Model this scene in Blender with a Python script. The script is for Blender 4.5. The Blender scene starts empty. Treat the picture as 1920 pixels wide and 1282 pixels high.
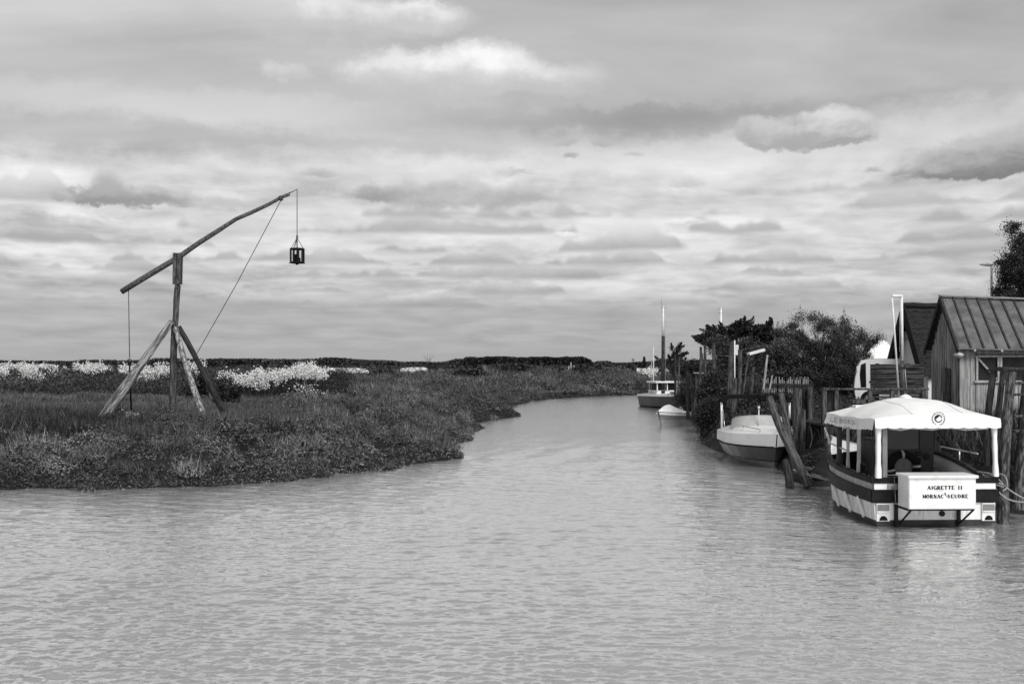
import bpy, bmesh, math, random
import numpy as np
from mathutils import Vector, Matrix, Quaternion
random.seed(7); rng = np.random.default_rng(11)
sc = bpy.context.scene; COL = sc.collection
# ---------------------------------------------------------------- camera
F = 1866.7; H0 = 684.0; CH = 2.9          # focal length in photo pixels, horizon row, eye height above the water
cd = bpy.data.cameras.new("camera"); cam = bpy.data.objects.new("camera", cd); COL.objects.link(cam)
cam.location = (0, 0, CH); cam.rotation_euler = (math.radians(90), 0, 0)
cd.lens = 35; cd.sensor_width = 36; cd.shift_y = 43 / 1920; cd.clip_start = .1; cd.clip_end = 9000
sc.camera = cam
# ---------------------------------------------------------------- sun, view
SUN = Vector((.26, -.62, .72)).normalized()
sd = bpy.data.lights.new("sun", 'SUN'); sun = bpy.data.objects.new("sun", sd); COL.objects.link(sun)
sd.energy = 3.2; sd.angle = math.radians(28); sd.color = (1, .995, .985)
sun.rotation_euler = SUN.to_track_quat('Z', 'Y').to_euler(); sun.location = (20, -20, 40)
sc.view_settings.view_transform = 'Standard'; sc.view_settings.look = 'None'
sc.view_settings.exposure = 0; sc.view_settings.gamma = 1
# ---------------------------------------------------------------- node expressions
class X:
    nt = None
    def __init__(s, k): s.k = k
    @staticmethod
    def m(op, *a, clamp=False):
        n = X.nt.nodes.new('ShaderNodeMath'); n.operation = op; n.use_clamp = clamp
        for i, v in enumerate(a):
            if isinstance(v, X): X.nt.links.new(v.k, n.inputs[i])
            else: n.inputs[i].default_value = v
        return X(n.outputs[0])
    def __add__(s, o): return X.m('ADD', s, o)
    __radd__ = __add__
    def __sub__(s, o): return X.m('SUBTRACT', s, o)
    def __rsub__(s, o): return X.m('SUBTRACT', o, s)
    def __mul__(s, o): return X.m('MULTIPLY', s, o)
    __rmul__ = __mul__
    def __truediv__(s, o): return X.m('DIVIDE', s, o)
def xmax(a, b): return X.m('MAXIMUM', a, b)
def xmin(a, b): return X.m('MINIMUM', a, b)
def xstep(x, a, b, c=0., d=1.):
    n = X.nt.nodes.new('ShaderNodeMapRange'); n.interpolation_type = 'SMOOTHSTEP'
    X.nt.links.new(x.k, n.inputs[0])
    for i, v in zip((1, 2, 3, 4), (a, b, c, d)):
        if isinstance(v, X): X.nt.links.new(v.k, n.inputs[i])
        else: n.inputs[i].default_value = v
    return X(n.outputs[0])
def xmix(f, a, b): return a + f * (b - a) if isinstance(b, X) else a + f * (X.m('SUBTRACT', b, a))
def xvec(a, b, c=0.):
    n = X.nt.nodes.new('ShaderNodeCombineXYZ')
    for i, v in enumerate((a, b, c)):
        if isinstance(v, X): X.nt.links.new(v.k, n.inputs[i])
        else: n.inputs[i].default_value = v
    return X(n.outputs[0])
def xnoise(vec, scale, detail=4, rough=.55, dist=0.):
    n = X.nt.nodes.new('ShaderNodeTexNoise'); X.nt.links.new(vec.k, n.inputs['Vector'])
    n.inputs['Scale'].default_value = scale; n.inputs['Detail'].default_value = detail
    n.inputs['Roughness'].default_value = rough; n.inputs['Distortion'].default_value = dist
    return X(n.outputs[0])
# ---------------------------------------------------------------- world: sky texture under a procedural cloud deck
w = bpy.data.worlds.new("World"); sc.world = w; w.use_nodes = True
nt = w.node_tree; nt.nodes.clear(); X.nt = nt
tc = nt.nodes.new('ShaderNodeTexCoord'); sp = nt.nodes.new('ShaderNodeSeparateXYZ')
nt.links.new(tc.outputs['Generated'], sp.inputs[0])
dx, dy, dz = (X(sp.outputs[i]) for i in range(3))
rr = X.m('SQRT', dx * dx + dy * dy)
U = X.m('ARCTAN2', dx, dy)                # compass direction
V = xmax(dz, 0.) / rr                     # tangent of the elevation
nish = nt.nodes.new('ShaderNodeTexSky'); nish.sky_type = 'NISHITA'; nish.sun_disc = False
nish.sun_elevation = math.asin(SUN.z); nish.sun_rotation = math.atan2(SUN.x, SUN.y)
bw = nt.nodes.new('ShaderNodeRGBToBW'); nt.links.new(nish.outputs[0], bw.inputs[0])
clear = xmin(X(bw.outputs[0]) * .11, .6)  # the photograph is black and white
kk = xmax(dz, 0.) + .13
pu, pv = dx / kk, dy / kk                 # the flat cloud layer overhead
PV = xvec(pu, pv)
UV = xvec(U, V)
n1 = xnoise(UV, 22, 7, .66); n2 = xnoise(xvec(U + 3.1, V * 1.3), 22, 7, .66)
nb = xnoise(xvec(pu * .45 + 4.2, pv * 1.15), 1.25, 6, .55, .35)           # broad sheets
nm = xnoise(PV, 2.7, 5, .54, .25)          # stratocumulus
kk2 = xmax(dz, 0.) + .139
nm2 = xnoise(xvec(dx / kk2, dy / kk2), 2.7, 5, .54, .25)
base = clear * .25 + .47
ksheet = xstep(V, .02, .09)
base = base + (nb - .5) * ksheet * .62 - (1. - xstep(V, .045, .10)) * .15
# broad light and dark sheets: (px, py, half width, half height, amount)
def uv(px, py):
    u = math.atan((px - 960) / F); return u, (H0 - py) / F * math.cos(u)
dU = (n1 - .5); dV = (n2 - .5)
def ell(px, py, wpx, hup, hdn, am=.05):
    u0, v0 = uv(px, py)
    a = (U + dU * am - u0) * (F / wpx)
    d = (V + dV * am * .7 - v0)
    b = xmax(d, 0.) * (F / hup) - xmax(d * -1., 0.) * (F / hdn)
    return 1. - a * a - b * b, b
for px, py, wp, hp, am in [(150, 130, 420, 90, -.05), (1250, 110, 420, 80, .03), (1800, 90, 260, 90, -.10),
                           (300, 262, 560, 34, -.12), (1000, 225, 420, 26, -.05), (1450, 215, 520, 30, -.07), (350, 195, 420, 30, .07),
                           (1350, 310, 420, 50, .12), (1750, 225, 240, 40, .10), (60, 350, 220, 50, .18), (700, 320, 420, 40, .12),
                           (1300, 290, 700, 40, .08), (900, 420, 900, 30, .05), (60, 430, 260, 26, -.10),
                           (960, 620, 2600, 75, -.02), (620, 30, 200, 60, .08)]:
    d, b = ell(px, py, wp, hp, hp, .06)
    base = base + xstep(d, -.5, 1.) * am
# stratocumulus rows
wrow = xstep(V, .045, .085) * xstep(V, .235, .165)
cov = xstep(nm, .45, .57)
rel = (nm - nm2)
base = base + wrow * (cov * -.12 + .10 + rel * .8)
wlow = xstep(V, .0, .03) * xstep(V, .09, .05)
base = base + wlow * (nm - .5) * .3
base = xmax(base, .27)
# rows of flat-based cumulus, far to near: elevation, height, frequency, cover, opacity
for i, (v0, H, f, thr, op) in enumerate([(.058, .012, 7, .44, .5), (.072, .014, 6, .44, .65), (.086, .018, 6, .45, .72), (.099, .020, 5.2, .43, .78), (.113, .023, 5, .44, .8),
                                         (.130, .026, 4.6, .44, .8), (.147, .028, 4.3, .45, .72), (.165, .032, 4, .49, .6), (.184, .030, 4, .54, .45), (.207, .030, 3.6, .58, .3)]):
    hn = xnoise(xvec(U * f + i * 3.7, V * 3. + i * 1.9), 1.3, 4, .6)
    h = (hn - thr) * (H * 6.5) + dU * .010
    q = V - (v0 + (xnoise(xvec(U * 3.1 + i * 5.3, 0.), 2., 2, .5) - .5) * .016) + dV * .004
    mk = xstep(q, -.0024, .0046) * xstep(h - q, 0., H * .35) * op
    col = xstep(q + dU * .012 + dV * .008, 0., H * 1.25, .34 + .014 * i, .79 - (.05 if i < 3 else 0))
    base = base + mk * (col - base)
# single clouds: (px, py, half width, up, down, top tone, bottom tone, softness)
CL = [(690, 44, 185, 46, 32, .80, .56, .8), (790, 36, 105, 44, 32, .88, .60, .7), (620, 34, 70, 40, 24, .82, .58, .7), (545, 146, 52, 32, 20, .68, .54, .8),
      (1030, 156, 125, 46, 28, .80, .56, 1.0), (730, 140, 105, 52, 38, .86, .60, .8), (890, 142, 150, 74, 44, .97, .60, .7), (850, 158, 220, 34, 26, .68, .56, 1.1),
      (1435, 262, 62, 46, 16, .60, .44, .5), (1560, 258, 82, 62, 20, .72, .40, .45), (1500, 268, 50, 22, 20, .46, .42, .6),
      (1905, 316, 200, 78, 16, .52, .24, .6), (1800, 316, 80, 60, 14, .54, .28, .6),
      (205, 350, 34, 34, 30, .54, .42, 1.0), (245, 374, 135, 28, 12, .46, .34, .9), (420, 378, 75, 22, 10, .78, .58, .8), (170, 372, 50, 24, 10, .46, .33, .7),
      (595, 328, 44, 16, 8, .48, .42, 1.3), (880, 374, 270, 36, 22, .54, .38, 1.3), (700, 370, 60, 34, 14, .48, .36, .9), (1060, 268, 30, 10, 6, .50, .44, 1.4),
      (1127, 268, 30, 12, 6, .50, .44, 1.4), (1636, 322, 20, 10, 5, .46, .40, 1.3), (1690, 324, 26, 8, 5, .42, .36, 1.2), (1190, 290, 28, 8, 5, .54, .5, 1.5),
      (1070, 292, 20, 8, 5, .48, .46, .9), (1510, 285, 12, 10, 6, .5, .48, .8), (1060, 442, 34, 9, 6, .95, .72, .7), (1290, 418, 45, 10, 6, .9, .7, .8),
      (960, 328, 46, 12, 7, .54, .48, 1.5), (1290, 345, 40, 14, 8, .72, .6, .9)]
for px, py, wp, hu, hd, ct, cb, so in CL:
    d, b = ell(px, py, wp, hu, hd, .055 if wp > 45 else .03)
    m = xstep(d + dU * .7, -.12, so * 1.15)
    col = xstep(b + dU * 1.1 + rel * 2., -.35, .85, cb, ct)
    base = base + m * (col - base)
# the unseen sky high overhead, darkened so that the ripples reflect darker
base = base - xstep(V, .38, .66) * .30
bg = nt.nodes.new('ShaderNodeBackground'); out = nt.nodes.new('ShaderNodeOutputWorld')
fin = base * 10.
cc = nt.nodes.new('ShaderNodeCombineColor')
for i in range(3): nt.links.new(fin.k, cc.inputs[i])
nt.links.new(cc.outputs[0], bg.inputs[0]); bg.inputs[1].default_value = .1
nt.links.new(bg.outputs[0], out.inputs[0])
w.cycles.sampling_method = 'MANUAL'; w.cycles.sample_map_resolution = 512
# ---------------------------------------------------------------- materials
MATS = {}
def mat(name, lo, hi=None, rough=.6, scale=4., stretch=(1, 1, 1), detail=6, bump=0., metal=0., sharp=(.35, .65), spec=.25, tone=False, extra=None, bscale=None):
    if name in MATS: return MATS[name]
    m = bpy.data.materials.new(name); m.use_nodes = True; t = m.node_tree; X.nt = t
    p = t.nodes['Principled BSDF']; p.inputs['Roughness'].default_value = rough
    p.inputs['Metallic'].default_value = metal; p.inputs['Specular IOR Level'].default_value = spec
    hi = lo if hi is None else hi
    c = t.nodes.new('ShaderNodeTexCoord'); s = t.nodes.new('ShaderNodeMapping'); s.inputs['Scale'].default_value = stretch
    oi = t.nodes.new('ShaderNodeObjectInfo')
    t.links.new(c.outputs['Object'], s.inputs[0])
    ad = t.nodes.new('ShaderNodeVectorMath'); ad.operation = 'ADD'; t.links.new(s.outputs[0], ad.inputs[0])
    rv = xvec(X(oi.outputs['Random']) * 37., X(oi.outputs['Random']) * 11., 0.); t.links.new(rv.k, ad.inputs[1])
    vec = X(ad.outputs[0])
    n = xnoise(vec, scale, detail, .62)
    v = xstep(n, sharp[0], sharp[1], lo, hi)
    if extra: v = extra(v, vec)
    if tone:
        at = t.nodes.new('ShaderNodeAttribute'); at.attribute_name = 'tone'; v = v * X(at.outputs['Fac'])
    k = t.nodes.new('ShaderNodeCombineColor')
    for i in range(3): t.links.new(v.k, k.inputs[i])
    t.links.new(k.outputs[0], p.inputs['Base Color'])
    if bump:
        b = t.nodes.new('ShaderNodeBump'); b.inputs['Strength'].default_value = 1; b.inputs['Distance'].default_value = bump
        nn = xnoise(vec, bscale or scale * 1.5, 5, .6); t.links.new(nn.k, b.inputs['Height']); t.links.new(b.outputs[0], p.inputs['Normal'])
    MATS[name] = m; return m
def grime(amount=.35, sc_=3.):
    def f(v, vec):
        g = xnoise(vec, sc_, 6, .65); return v * xstep(g, .48, .78, 1., 1. - amount)
    return f
WD = mat('wood_dark', .010, .055, .9, 5, (5, 5, .7), bump=.012)
WM = mat('wood_weathered', .018, .12, .9, 5, (5, 5, .6), bump=.012)
WP = mat('wood_pale', .20, .50, .85, 4, (6, 6, .5), bump=.008)
WL = mat('wood_lichen', .09, .42, .9, 8, (2.2, 2.2, .9), bump=.01, sharp=(.40, .64))
PAINTW = mat('white_paint', .78, .70, .35, 3, extra=grime(.25, 5))
GEL = mat('white_gelcoat', .80, .76, .22, 1.5, extra=grime(.12, 2))
PAINTG = mat('grey_paint', .20, .16, .35, 3, extra=grime(.3, 4))
HULLG = mat('dark_grey_hull', .06, .05, .25, 2)
BLK = mat('black_paint', .005, .010, .5, 6, spec=.15)
BLKG = mat('black_rubber', .006, .012, .8, 6, spec=.1)
CANV = mat('canvas_white', .82, .74, .8, 1.3, extra=grime(.10, 2.5), bump=.02, bscale=2.5)
CANG = mat('canvas_grey', .40, .3, .8, 3)
STEEL = mat('steel_tube', .6, .5, .3, 8, metal=.8)
GALV = mat('galvanised', .5, .35, .5, 8, metal=.2)
ROPE = mat('rope_fibre', .35, .2, .9, 30)
DROPE = mat('dark_rope', .08, .05, .9, 30)
GLASSD = mat('dark_glass', .01, .015, .08, 3, spec=.6)
INK = mat('ink_black', .01, .01, .6, 3)
FOL = mat('foliage', .54, .86, .55, 1.7, tone=True, spec=.35)
FOLN = mat('foliage_near', .56, .9, .5, 6, tone=True, spec=.4)
PETAL = mat('petal_white', .60, .78, .7, 10)
BARK = mat('bark', .05, .14, .9, 6, (3, 3, 1), bump=.01)
# ---------------------------------------------------------------- mesh helpers
def link(name, me, m=None, parent=None, loc=None, rot=None):
    o = bpy.data.objects.new(name, me); COL.objects.link(o)
    if m is not None:
        for q in (m if isinstance(m, (list, tuple)) else [m]): me.materials.append(q)
    if parent is not None: o.parent = parent
    if loc is not None: o.location = loc
    if rot is not None: o.rotation_mode = 'QUATERNION'; o.rotation_quaternion = rot
    return o
def tag(o, label=None, cat=None, group=None, kind=None):
    if label: o['label'] = label
    if cat: o['category'] = cat
    if group: o['group'] = group
    if kind: o['kind'] = kind
    return o
def thing(name, label, cat, loc=(0, 0, 0), rz=0., group=None):
    o = bpy.data.objects.new(name, None); COL.objects.link(o); o.location = loc; o.rotation_euler = (0, 0, rz)
    o.empty_display_size = .2
    return tag(o, label, cat, group)
def P(px, py, Y): return Vector(((px - 960) * Y / F, Y, CH - (py - H0) * Y / F))
class MB:
    def __init__(s): s.v = []; s.f = []; s.sm = []; s.mi = []
    def face(s, pts, sm=False, mi=0):
        b = len(s.v); s.v += [tuple(p) for p in pts]; s.f.append(tuple(range(b, b + len(pts)))); s.sm.append(sm); s.mi.append(mi)
    def box(s, c, d, R=None, mi=0, bev=0.):
        c = Vector(c); hx, hy, hz = d[0] / 2, d[1] / 2, d[2] / 2
        bm = bmesh.new(); bmesh.ops.create_cube(bm, size=1)
        for q in bm.verts: q.co = Vector((q.co.x * d[0], q.co.y * d[1], q.co.z * d[2]))
        e = min(bev or .006, min(d) * .3)
        bmesh.ops.bevel(bm, geom=bm.edges[:], offset=e, segments=1, affect='EDGES')
        b = len(s.v)
        bm.verts.index_update()
        for q in bm.verts: s.v.append(tuple((R @ q.co if R else q.co) + c))
        for q in bm.faces: s.f.append(tuple(b + x.index for x in q.verts)); s.sm.append(False); s.mi.append(mi)
        bm.free()
    def beam(s, a, b, w_, h_, mi=0, up=Vector((0, 0, 1))):
        a = Vector(a); b = Vector(b); z = (b - a); L = z.length; z.normalize()
        if abs(z.dot(up)) > .98: up = Vector((0, 1, 0))
        x = up.cross(z).normalized(); y = z.cross(x)
        R = Matrix((x, y, z)).transposed(); s.box((a + b) / 2, (w_, h_, L), R, mi)
    def tube(s, pts, r, n=8, mi=0, cap=True, jit=0.):
        pts = [Vector(p) for p in pts]; k = len(pts); r = r if isinstance(r, (list, tuple)) else [r] * k
        b = len(s.v); ref = None
        for i, p in enumerate(pts):
            t = (pts[min(i + 1, k - 1)] - pts[max(i - 1, 0)]).normalized()
            if ref is None: ref = Vector((1, 0, 0)) if abs(t.x) < .9 else Vector((0, 1, 0))
            u = (ref - t * ref.dot(t)).normalized(); ref = u; vv = t.cross(u)
            for j in range(n):
                a = 2 * math.pi * j / n; q = r[i] * (1 + random.uniform(-jit, jit))
                s.v.append(tuple(p + u * math.cos(a) * q + vv * math.sin(a) * q))
        for i in range(k - 1):
            for j in range(n):
                s.f.append((b + i * n + j, b + i * n + (j + 1) % n, b + (i + 1) * n + (j + 1) % n, b + (i + 1) * n + j)); s.sm.append(True); s.mi.append(mi)
        if cap:
            s.f.append(tuple(b + j for j in range(n))[::-1]); s.sm.append(False); s.mi.append(mi)
            s.f.append(tuple(b + (k - 1) * n + j for j in range(n))); s.sm.append(False); s.mi.append(mi)
    def grid(s, rows, sm=True, mi=0, close=False):
        b = len(s.v); n = len(rows[0])
        for r in rows: s.v += [tuple(p) for p in r]
        for i in range(len(rows) - 1):
            for j in range(n if close else n - 1):
                s.f.append((b + i * n + j, b + i * n + (j + 1) % n, b + (i + 1) * n + (j + 1) % n, b + (i + 1) * n + j)); s.sm.append(sm); s.mi.append(mi)
    def mesh(s, name):
        me = bpy.data.meshes.new(name); me.from_pydata(s.v, [], s.f)
        me.polygons.foreach_set('use_smooth', s.sm); me.polygons.foreach_set('material_index', s.mi); me.update(); return me
    def build(s, name, m, parent=None, loc=None, rot=None): return link(name, s.mesh(name), m, parent, loc, rot)
def log_mesh(L, r0, r1, bend=0., n=12, rough=.07, flat=1., seed=None, endcut=0.):
    """an irregular pole along local z"""
    rs = random.Random(seed if seed is not None else random.random()); k = max(6, int(L / .22)); b = MB()
    bx = rs.uniform(-1, 1); ph = rs.uniform(0, 6); lump = [rs.uniform(-1, 1) for _ in range(k + 1)]
    prof = [1 + rs.uniform(-rough, rough) for _ in range(n)]
    rows = []
    for i in range(k + 1):
        t = i / k; z = t * L; r = r0 + (r1 - r0) * t; r *= 1 + rough * .6 * lump[i]
        ox = bend * math.sin(math.pi * t) + .25 * rough * r0 * math.sin(5 * t + ph); oy = bend * .4 * bx * math.sin(2 * math.pi * t)
        row = []
        for j in range(n):
            a = 2 * math.pi * j / n; q = r * prof[j] * (1 + rs.uniform(-rough, rough) * .35)
            row.append((ox + q * math.cos(a), oy + q * math.sin(a) * flat, z + (endcut * r * math.cos(a) if i in (0, k) else 0)))
        rows.append(row)
    b.grid(rows, True, close=True)
    b.face(rows[-1]); b.face(rows[0][::-1])
    me = b.mesh('log'); return me
def log(name, p0, p1, r0, r1, m, parent=None, bend=0., label=None, cat=None, group=None, **kw):
    p0, p1 = Vector(p0), Vector(p1); d = p1 - p0
    me = log_mesh(d.length, r0, r1, bend, **kw); me.name = name
    base = p0 - (parent.location if parent else Vector())
    o = link(name, me, m, parent, base, d.to_track_quat('Z', 'Y'))
    if label: tag(o, label, cat, group)
    return o
def np_mesh(name, V_, k, m, tone=None, parent=None):
    """V_: (N*k,3) array, each k vertices one face"""
    nv = len(V_); nf = nv // k
    me = bpy.data.meshes.new(name); me.vertices.add(nv); me.vertices.foreach_set('co', V_.astype(np.float32).ravel())
    me.loops.add(nv); me.loops.foreach_set('vertex_index', np.arange(nv, dtype=np.int32))
    me.polygons.add(nf); me.polygons.foreach_set('loop_start', np.arange(0, nv, k, dtype=np.int32))
    if tone is not None:
        a = me.attributes.new('tone', 'FLOAT', 'POINT'); a.data.foreach_set('value', np.repeat(tone, k).astype(np.float32))
    me.update(); me.validate()
    return link(name, me, m, parent)
def vnoise(x, y, s=1., seed=0):
    x = x / s; y = y / s; i = np.floor(x).astype(np.int64); j = np.floor(y).astype(np.int64); fx = x - i; fy = y - j
    fx = fx * fx * (3 - 2 * fx); fy = fy * fy * (3 - 2 * fy)
    def h(a, b):
        q = (a * 374761393 + b * 668265263 + seed * 974634777) & 0x7fffffff; q = ((q ^ (q >> 13)) * 1274126177) & 0x7fffffff
        return ((q ^ (q >> 16)) & 0xffff) / 65535.
    return (h(i, j) * (1 - fx) + h(i + 1, j) * fx) * (1 - fy) + (h(i, j + 1) * (1 - fx) + h(i + 1, j + 1) * fx) * fy
def fbm(x, y, s, seed=0, o=4):
    t = 0.; a = .5; 
    for q in range(o): t = t + a * vnoise(x, y, s / 2 ** q, seed + q); a *= .5
    return t / (1 - .5 ** o)
def leaves(c, ln, wd, up=0.):
    """random quads at points c; ln, wd arrays"""
    n = len(c); d = rng.normal(size=(n, 3)); d[:, 2] = d[:, 2] * (1 - .3 * up) + up * 1.2; d /= np.linalg.norm(d, axis=1)[:, None]
    e = rng.normal(size=(n, 3)); e = np.cross(d, e); e /= np.linalg.norm(e, axis=1)[:, None]
    a = d * (ln / 2)[:, None]; b = e * (wd / 2)[:, None]
    v = np.stack([c - a, c + b, c + a, c - b], 1)      # a pointed leaf
    return v.reshape(-1, 3)
def leaves_n(c, nrm, ln, wd, jit=.55):
    n = len(c); q = nrm + rng.normal(size=(n, 3)) * jit; q /= np.linalg.norm(q, axis=1)[:, None]
    e = rng.normal(size=(n, 3)); d = np.cross(q, e); d /= np.linalg.norm(d, axis=1)[:, None]; e = np.cross(q, d)
    a = d * (ln / 2)[:, None]; b = e * (wd / 2)[:, None]
    return np.stack([c - a, c + b, c + a, c - b], 1).reshape(-1, 3)
def blades(c, h, wd, lean=.35):
    n = len(c); az = rng.uniform(0, 2 * np.pi, n); s = np.stack([np.cos(az), np.sin(az), np.zeros(n)], 1) * (wd / 2)[:, None]
    la = rng.normal(size=(n, 3)) * lean; la[:, 2] = 1; la /= np.linalg.norm(la, axis=1)[:, None]
    tip = c + la * h[:, None]
    return np.stack([c - s, c + s, tip], 1).reshape(-1, 3)
# ================================================================ SETTING
def shore(px, py): Y = CH * F / (py - H0); return ((px - 960) * Y / F, Y)
LS = [(-400, 20)] + [(-60, 23.0), (-25, 23.6)] + [shore(*q) for q in [(0, 917), (90, 914), (170, 918), (290, 913), (400, 911), (470, 905), (540, 902), (560, 897), (620, 893), (600, 889), (680, 884),
      (735, 881), (745, 874), (800, 866), (862, 859), (866, 853), (815, 849), (812, 843), (850, 832), (886, 824), (872, 815), (905, 803), (882, 795), (930, 786), (976, 780), (960, 774), (926, 770), (950, 763), (985, 756), (998, 751),
      (1060, 746), (1120, 742.5), (1200, 740)]]
RS = [shore(*q) for q in [(1212, 740.5), (1258, 748), (1278, 762), (1292, 785), (1312, 800), (1317, 832), (1345, 846)]] + [(6.9, 33.2), (7.6, 31.5), (7.4, 27), (7.05, 25.2), (7.1, 23.75),
      (7.9, 23.9), (9.3, 23.2), (9.5, 20), (9.9, 19.4), (11, 19), (14, 18.5), (60, 17), (400, 10)]
POLY = np.array(LS + RS + [(400, -200), (-400, -200)]); NL = len(LS)
def sdist(x, y):
    """distance inland (positive on land) and whether the nearest shore is the right one"""
    sh = x.shape; x = x.ravel(); y = y.ravel(); best = np.full(x.shape, 1e9); side = np.zeros(x.shape, bool); ins = np.zeros(x.shape, bool)
    n = len(POLY)
    for i in range(n):
        ax, ay = POLY[i]; bx, by = POLY[(i + 1) % n]
        c = ((ay > y) != (by > y)) & (x < (bx - ax) * (y - ay) / ((by - ay) + 1e-12) + ax); ins ^= c
        if i >= n - 3: continue
        ex, ey = bx - ax, by - ay; t = np.clip(((x - ax) * ex + (y - ay) * ey) / (ex * ex + ey * ey), 0, 1)
        d = np.hypot(x - ax - t * ex, y - ay - t * ey); q = d < best; best[q] = d[q]; side[q] = i >= NL
    return np.where(ins, -best, best).reshape(sh), side.reshape(sh)
def domes(x, y, sp, seed):
    gi = np.floor(x / sp).astype(np.int64); gj = np.floor(y / sp).astype(np.int64); best = np.zeros(x.shape)
    def h(a, b, k):
        q = (a * 73856093 + b * 19349663 + (seed + k) * 83492791) & 0x7fffffff; q = ((q ^ (q >> 13)) * 1274126177) & 0x7fffffff
        return ((q ^ (q >> 15)) & 0xffff) / 65535.
    for a in (-1, 0, 1):
        for b in (-1, 0, 1):
            i, j = gi + a, gj + b; cx = (i + h(i, j, 1)) * sp; cy = (j + h(i, j, 2)) * sp; r = sp * (.45 + .55 * h(i, j, 3))
            d = 1 - ((x - cx) ** 2 + (y - cy) ** 2) / (r * r); best = np.maximum(best, np.sqrt(np.maximum(d, 0)) * (.35 + .65 * h(i, j, 4)))
    return best
def height(x, y, s=None, side=None):
    if s is None: s, side = sdist(x, y)
    zl = np.interp(s, [-6, -1, -.2, 0, .4, 1.5, 5, 9, 30, 3000], [-1.5, -.5, -.12, .07, .24, .43, .74, .98, 1.12, 1.2])
    zr = np.interp(s, [-6, -.6, -.2, 0, .5, 1.3, 3, 3000], [-1.5, -.5, -.2, .02, .6, 1.1, 1.25, 1.3])
    z = np.where(side, zr, zl)
    hum = (fbm(x, y, 3.2, 3, 4) - .5) * np.interp(s, [0, .6, 3, 12, 60], [0, .35, .8, .4, .6]) * np.where(side, .3, 1)
    clr = np.clip(np.sqrt(((x + 11.5) / 7.5) ** 2 + ((y - 37.) / 7.) ** 2) - .8, 0, .5) / .5
    hum = hum + np.where(side, .3, 1) * np.interp(s, [0, .5, 2, 20, 80], [0, .5, 1, .8, .7]) * (domes(x, y, 1.9, 3) * .25 + domes(x, y, 4.6, 9) * .50 - .30) * clr
    return z + hum + (fbm(x, y, 60, 9, 2) - .5) * .4 * np.clip((y - 60) / 60, 0, 1)
def hz(x, y):
    return float(height(np.array([float(x)]), np.array([float(y)]))[0])
EARTH = mat('marsh_earth', .008, .022, .95, .8, bump=.05, bscale=3)
ny, nx = 420, 460
ys = np.concatenate([np.linspace(6, 16, 8)[:-1], np.geomspace(16, 5000, ny)]); ts = np.linspace(-1.25, 1.25, nx)
gx = ts[None, :] * (ys[:, None] + 12); gy = np.repeat(ys[:, None], nx, 1)
gz = height(gx, gy)
me = bpy.data.meshes.new('ground'); vv = np.stack([gx, gy, gz], -1).reshape(-1, 3)
ii = np.arange(vv.shape[0]).reshape(gx.shape); fq = np.stack([ii[:-1, :-1], ii[:-1, 1:], ii[1:, 1:], ii[1:, :-1]], -1).reshape(-1, 4)
me.vertices.add(len(vv)); me.vertices.foreach_set('co', vv.astype(np.float32).ravel())
me.loops.add(fq.size); me.loops.foreach_set('vertex_index', fq.astype(np.int32).ravel())
me.polygons.add(len(fq)); me.polygons.foreach_set('loop_start', np.arange(0, fq.size, 4, dtype=np.int32)); me.update()
me.polygons.foreach_set('use_smooth', np.ones(len(fq), bool))
tag(link('ground', me, EARTH), kind='structure')
# ---- water
m = bpy.data.materials.new('river_water'); m.use_nodes = True; t = m.node_tree; X.nt = t
p = t.nodes['Principled BSDF']; p.inputs['Roughness'].default_value = .08; p.inputs['IOR'].default_value = 1.5; p.inputs['Metallic'].default_value = .82
c = t.nodes.new('ShaderNodeTexCoord'); mp = t.nodes.new('ShaderNodeMapping'); t.links.new(c.outputs['Object'], mp.inputs[0])
mp.inputs['Rotation'].default_value = (0, 0, .12); mp.inputs['Scale'].default_value = (.62, 1.15, 1)
vec = X(mp.outputs[0])
sv = t.nodes.new('ShaderNodeSeparateXYZ'); t.links.new(vec.k, sv.inputs[0]); vx, vy = X(sv.outputs[0]), X(sv.outputs[1])
silt = xstep(xnoise(vec, .12, 5, .6), .3, .7, .84, .90)
k = t.nodes.new('ShaderNodeCombineColor')
for i in range(3): t.links.new(silt.k, k.inputs[i])
t.links.new(k.outputs[0], p.inputs['Base Color'])
wa = xnoise(vec, 2.6, 3, .5, .6); wb = xnoise(vec, 7., 4, .6, .4); wc = xnoise(vec, .25, 3, .5)
ridge = X.m('POWER', 1. - X.m('ABSOLUTE', wb - .5) * 2., 3.)
wd = xnoise(xvec(vx * .7, vy * 1.1), 7.5, 3, .55, .4)
hgt = wa * .30 + wb * .30
b = t.nodes.new('ShaderNodeBump'); b.inputs['Strength'].default_value = 1; b.inputs['Distance'].default_value = .075
t.links.new(hgt.k, b.inputs['Height']); t.links.new(b.outputs[0], p.inputs['Normal']); WATER = m
iy = 1 / np.linspace(1 / 5.5, 1 / 110, 900); wy = np.concatenate([[-60, -10, 2, 4], iy, [150, 300, 700]]); wt = np.concatenate([[-8, -3, -1.5, -.9], np.linspace(-.64, .64, 960), [.9, 1.5, 3, 8]])
wy_ = np.repeat(wy[:, None], len(wt), 1); wx = wt[None, :] * (np.maximum(wy_, 0) + 3) ; wz = np.zeros_like(wx)
rw = np.random.default_rng(4); dY = np.gradient(wy)[:, None]; inside = (np.abs(wt)[None, :] < .63) & (wy_ > 5) & (wy_ < 112)
patch = .25 + 1.5 * fbm(wx, wy_ * .6, 5, 61, 3)
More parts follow.
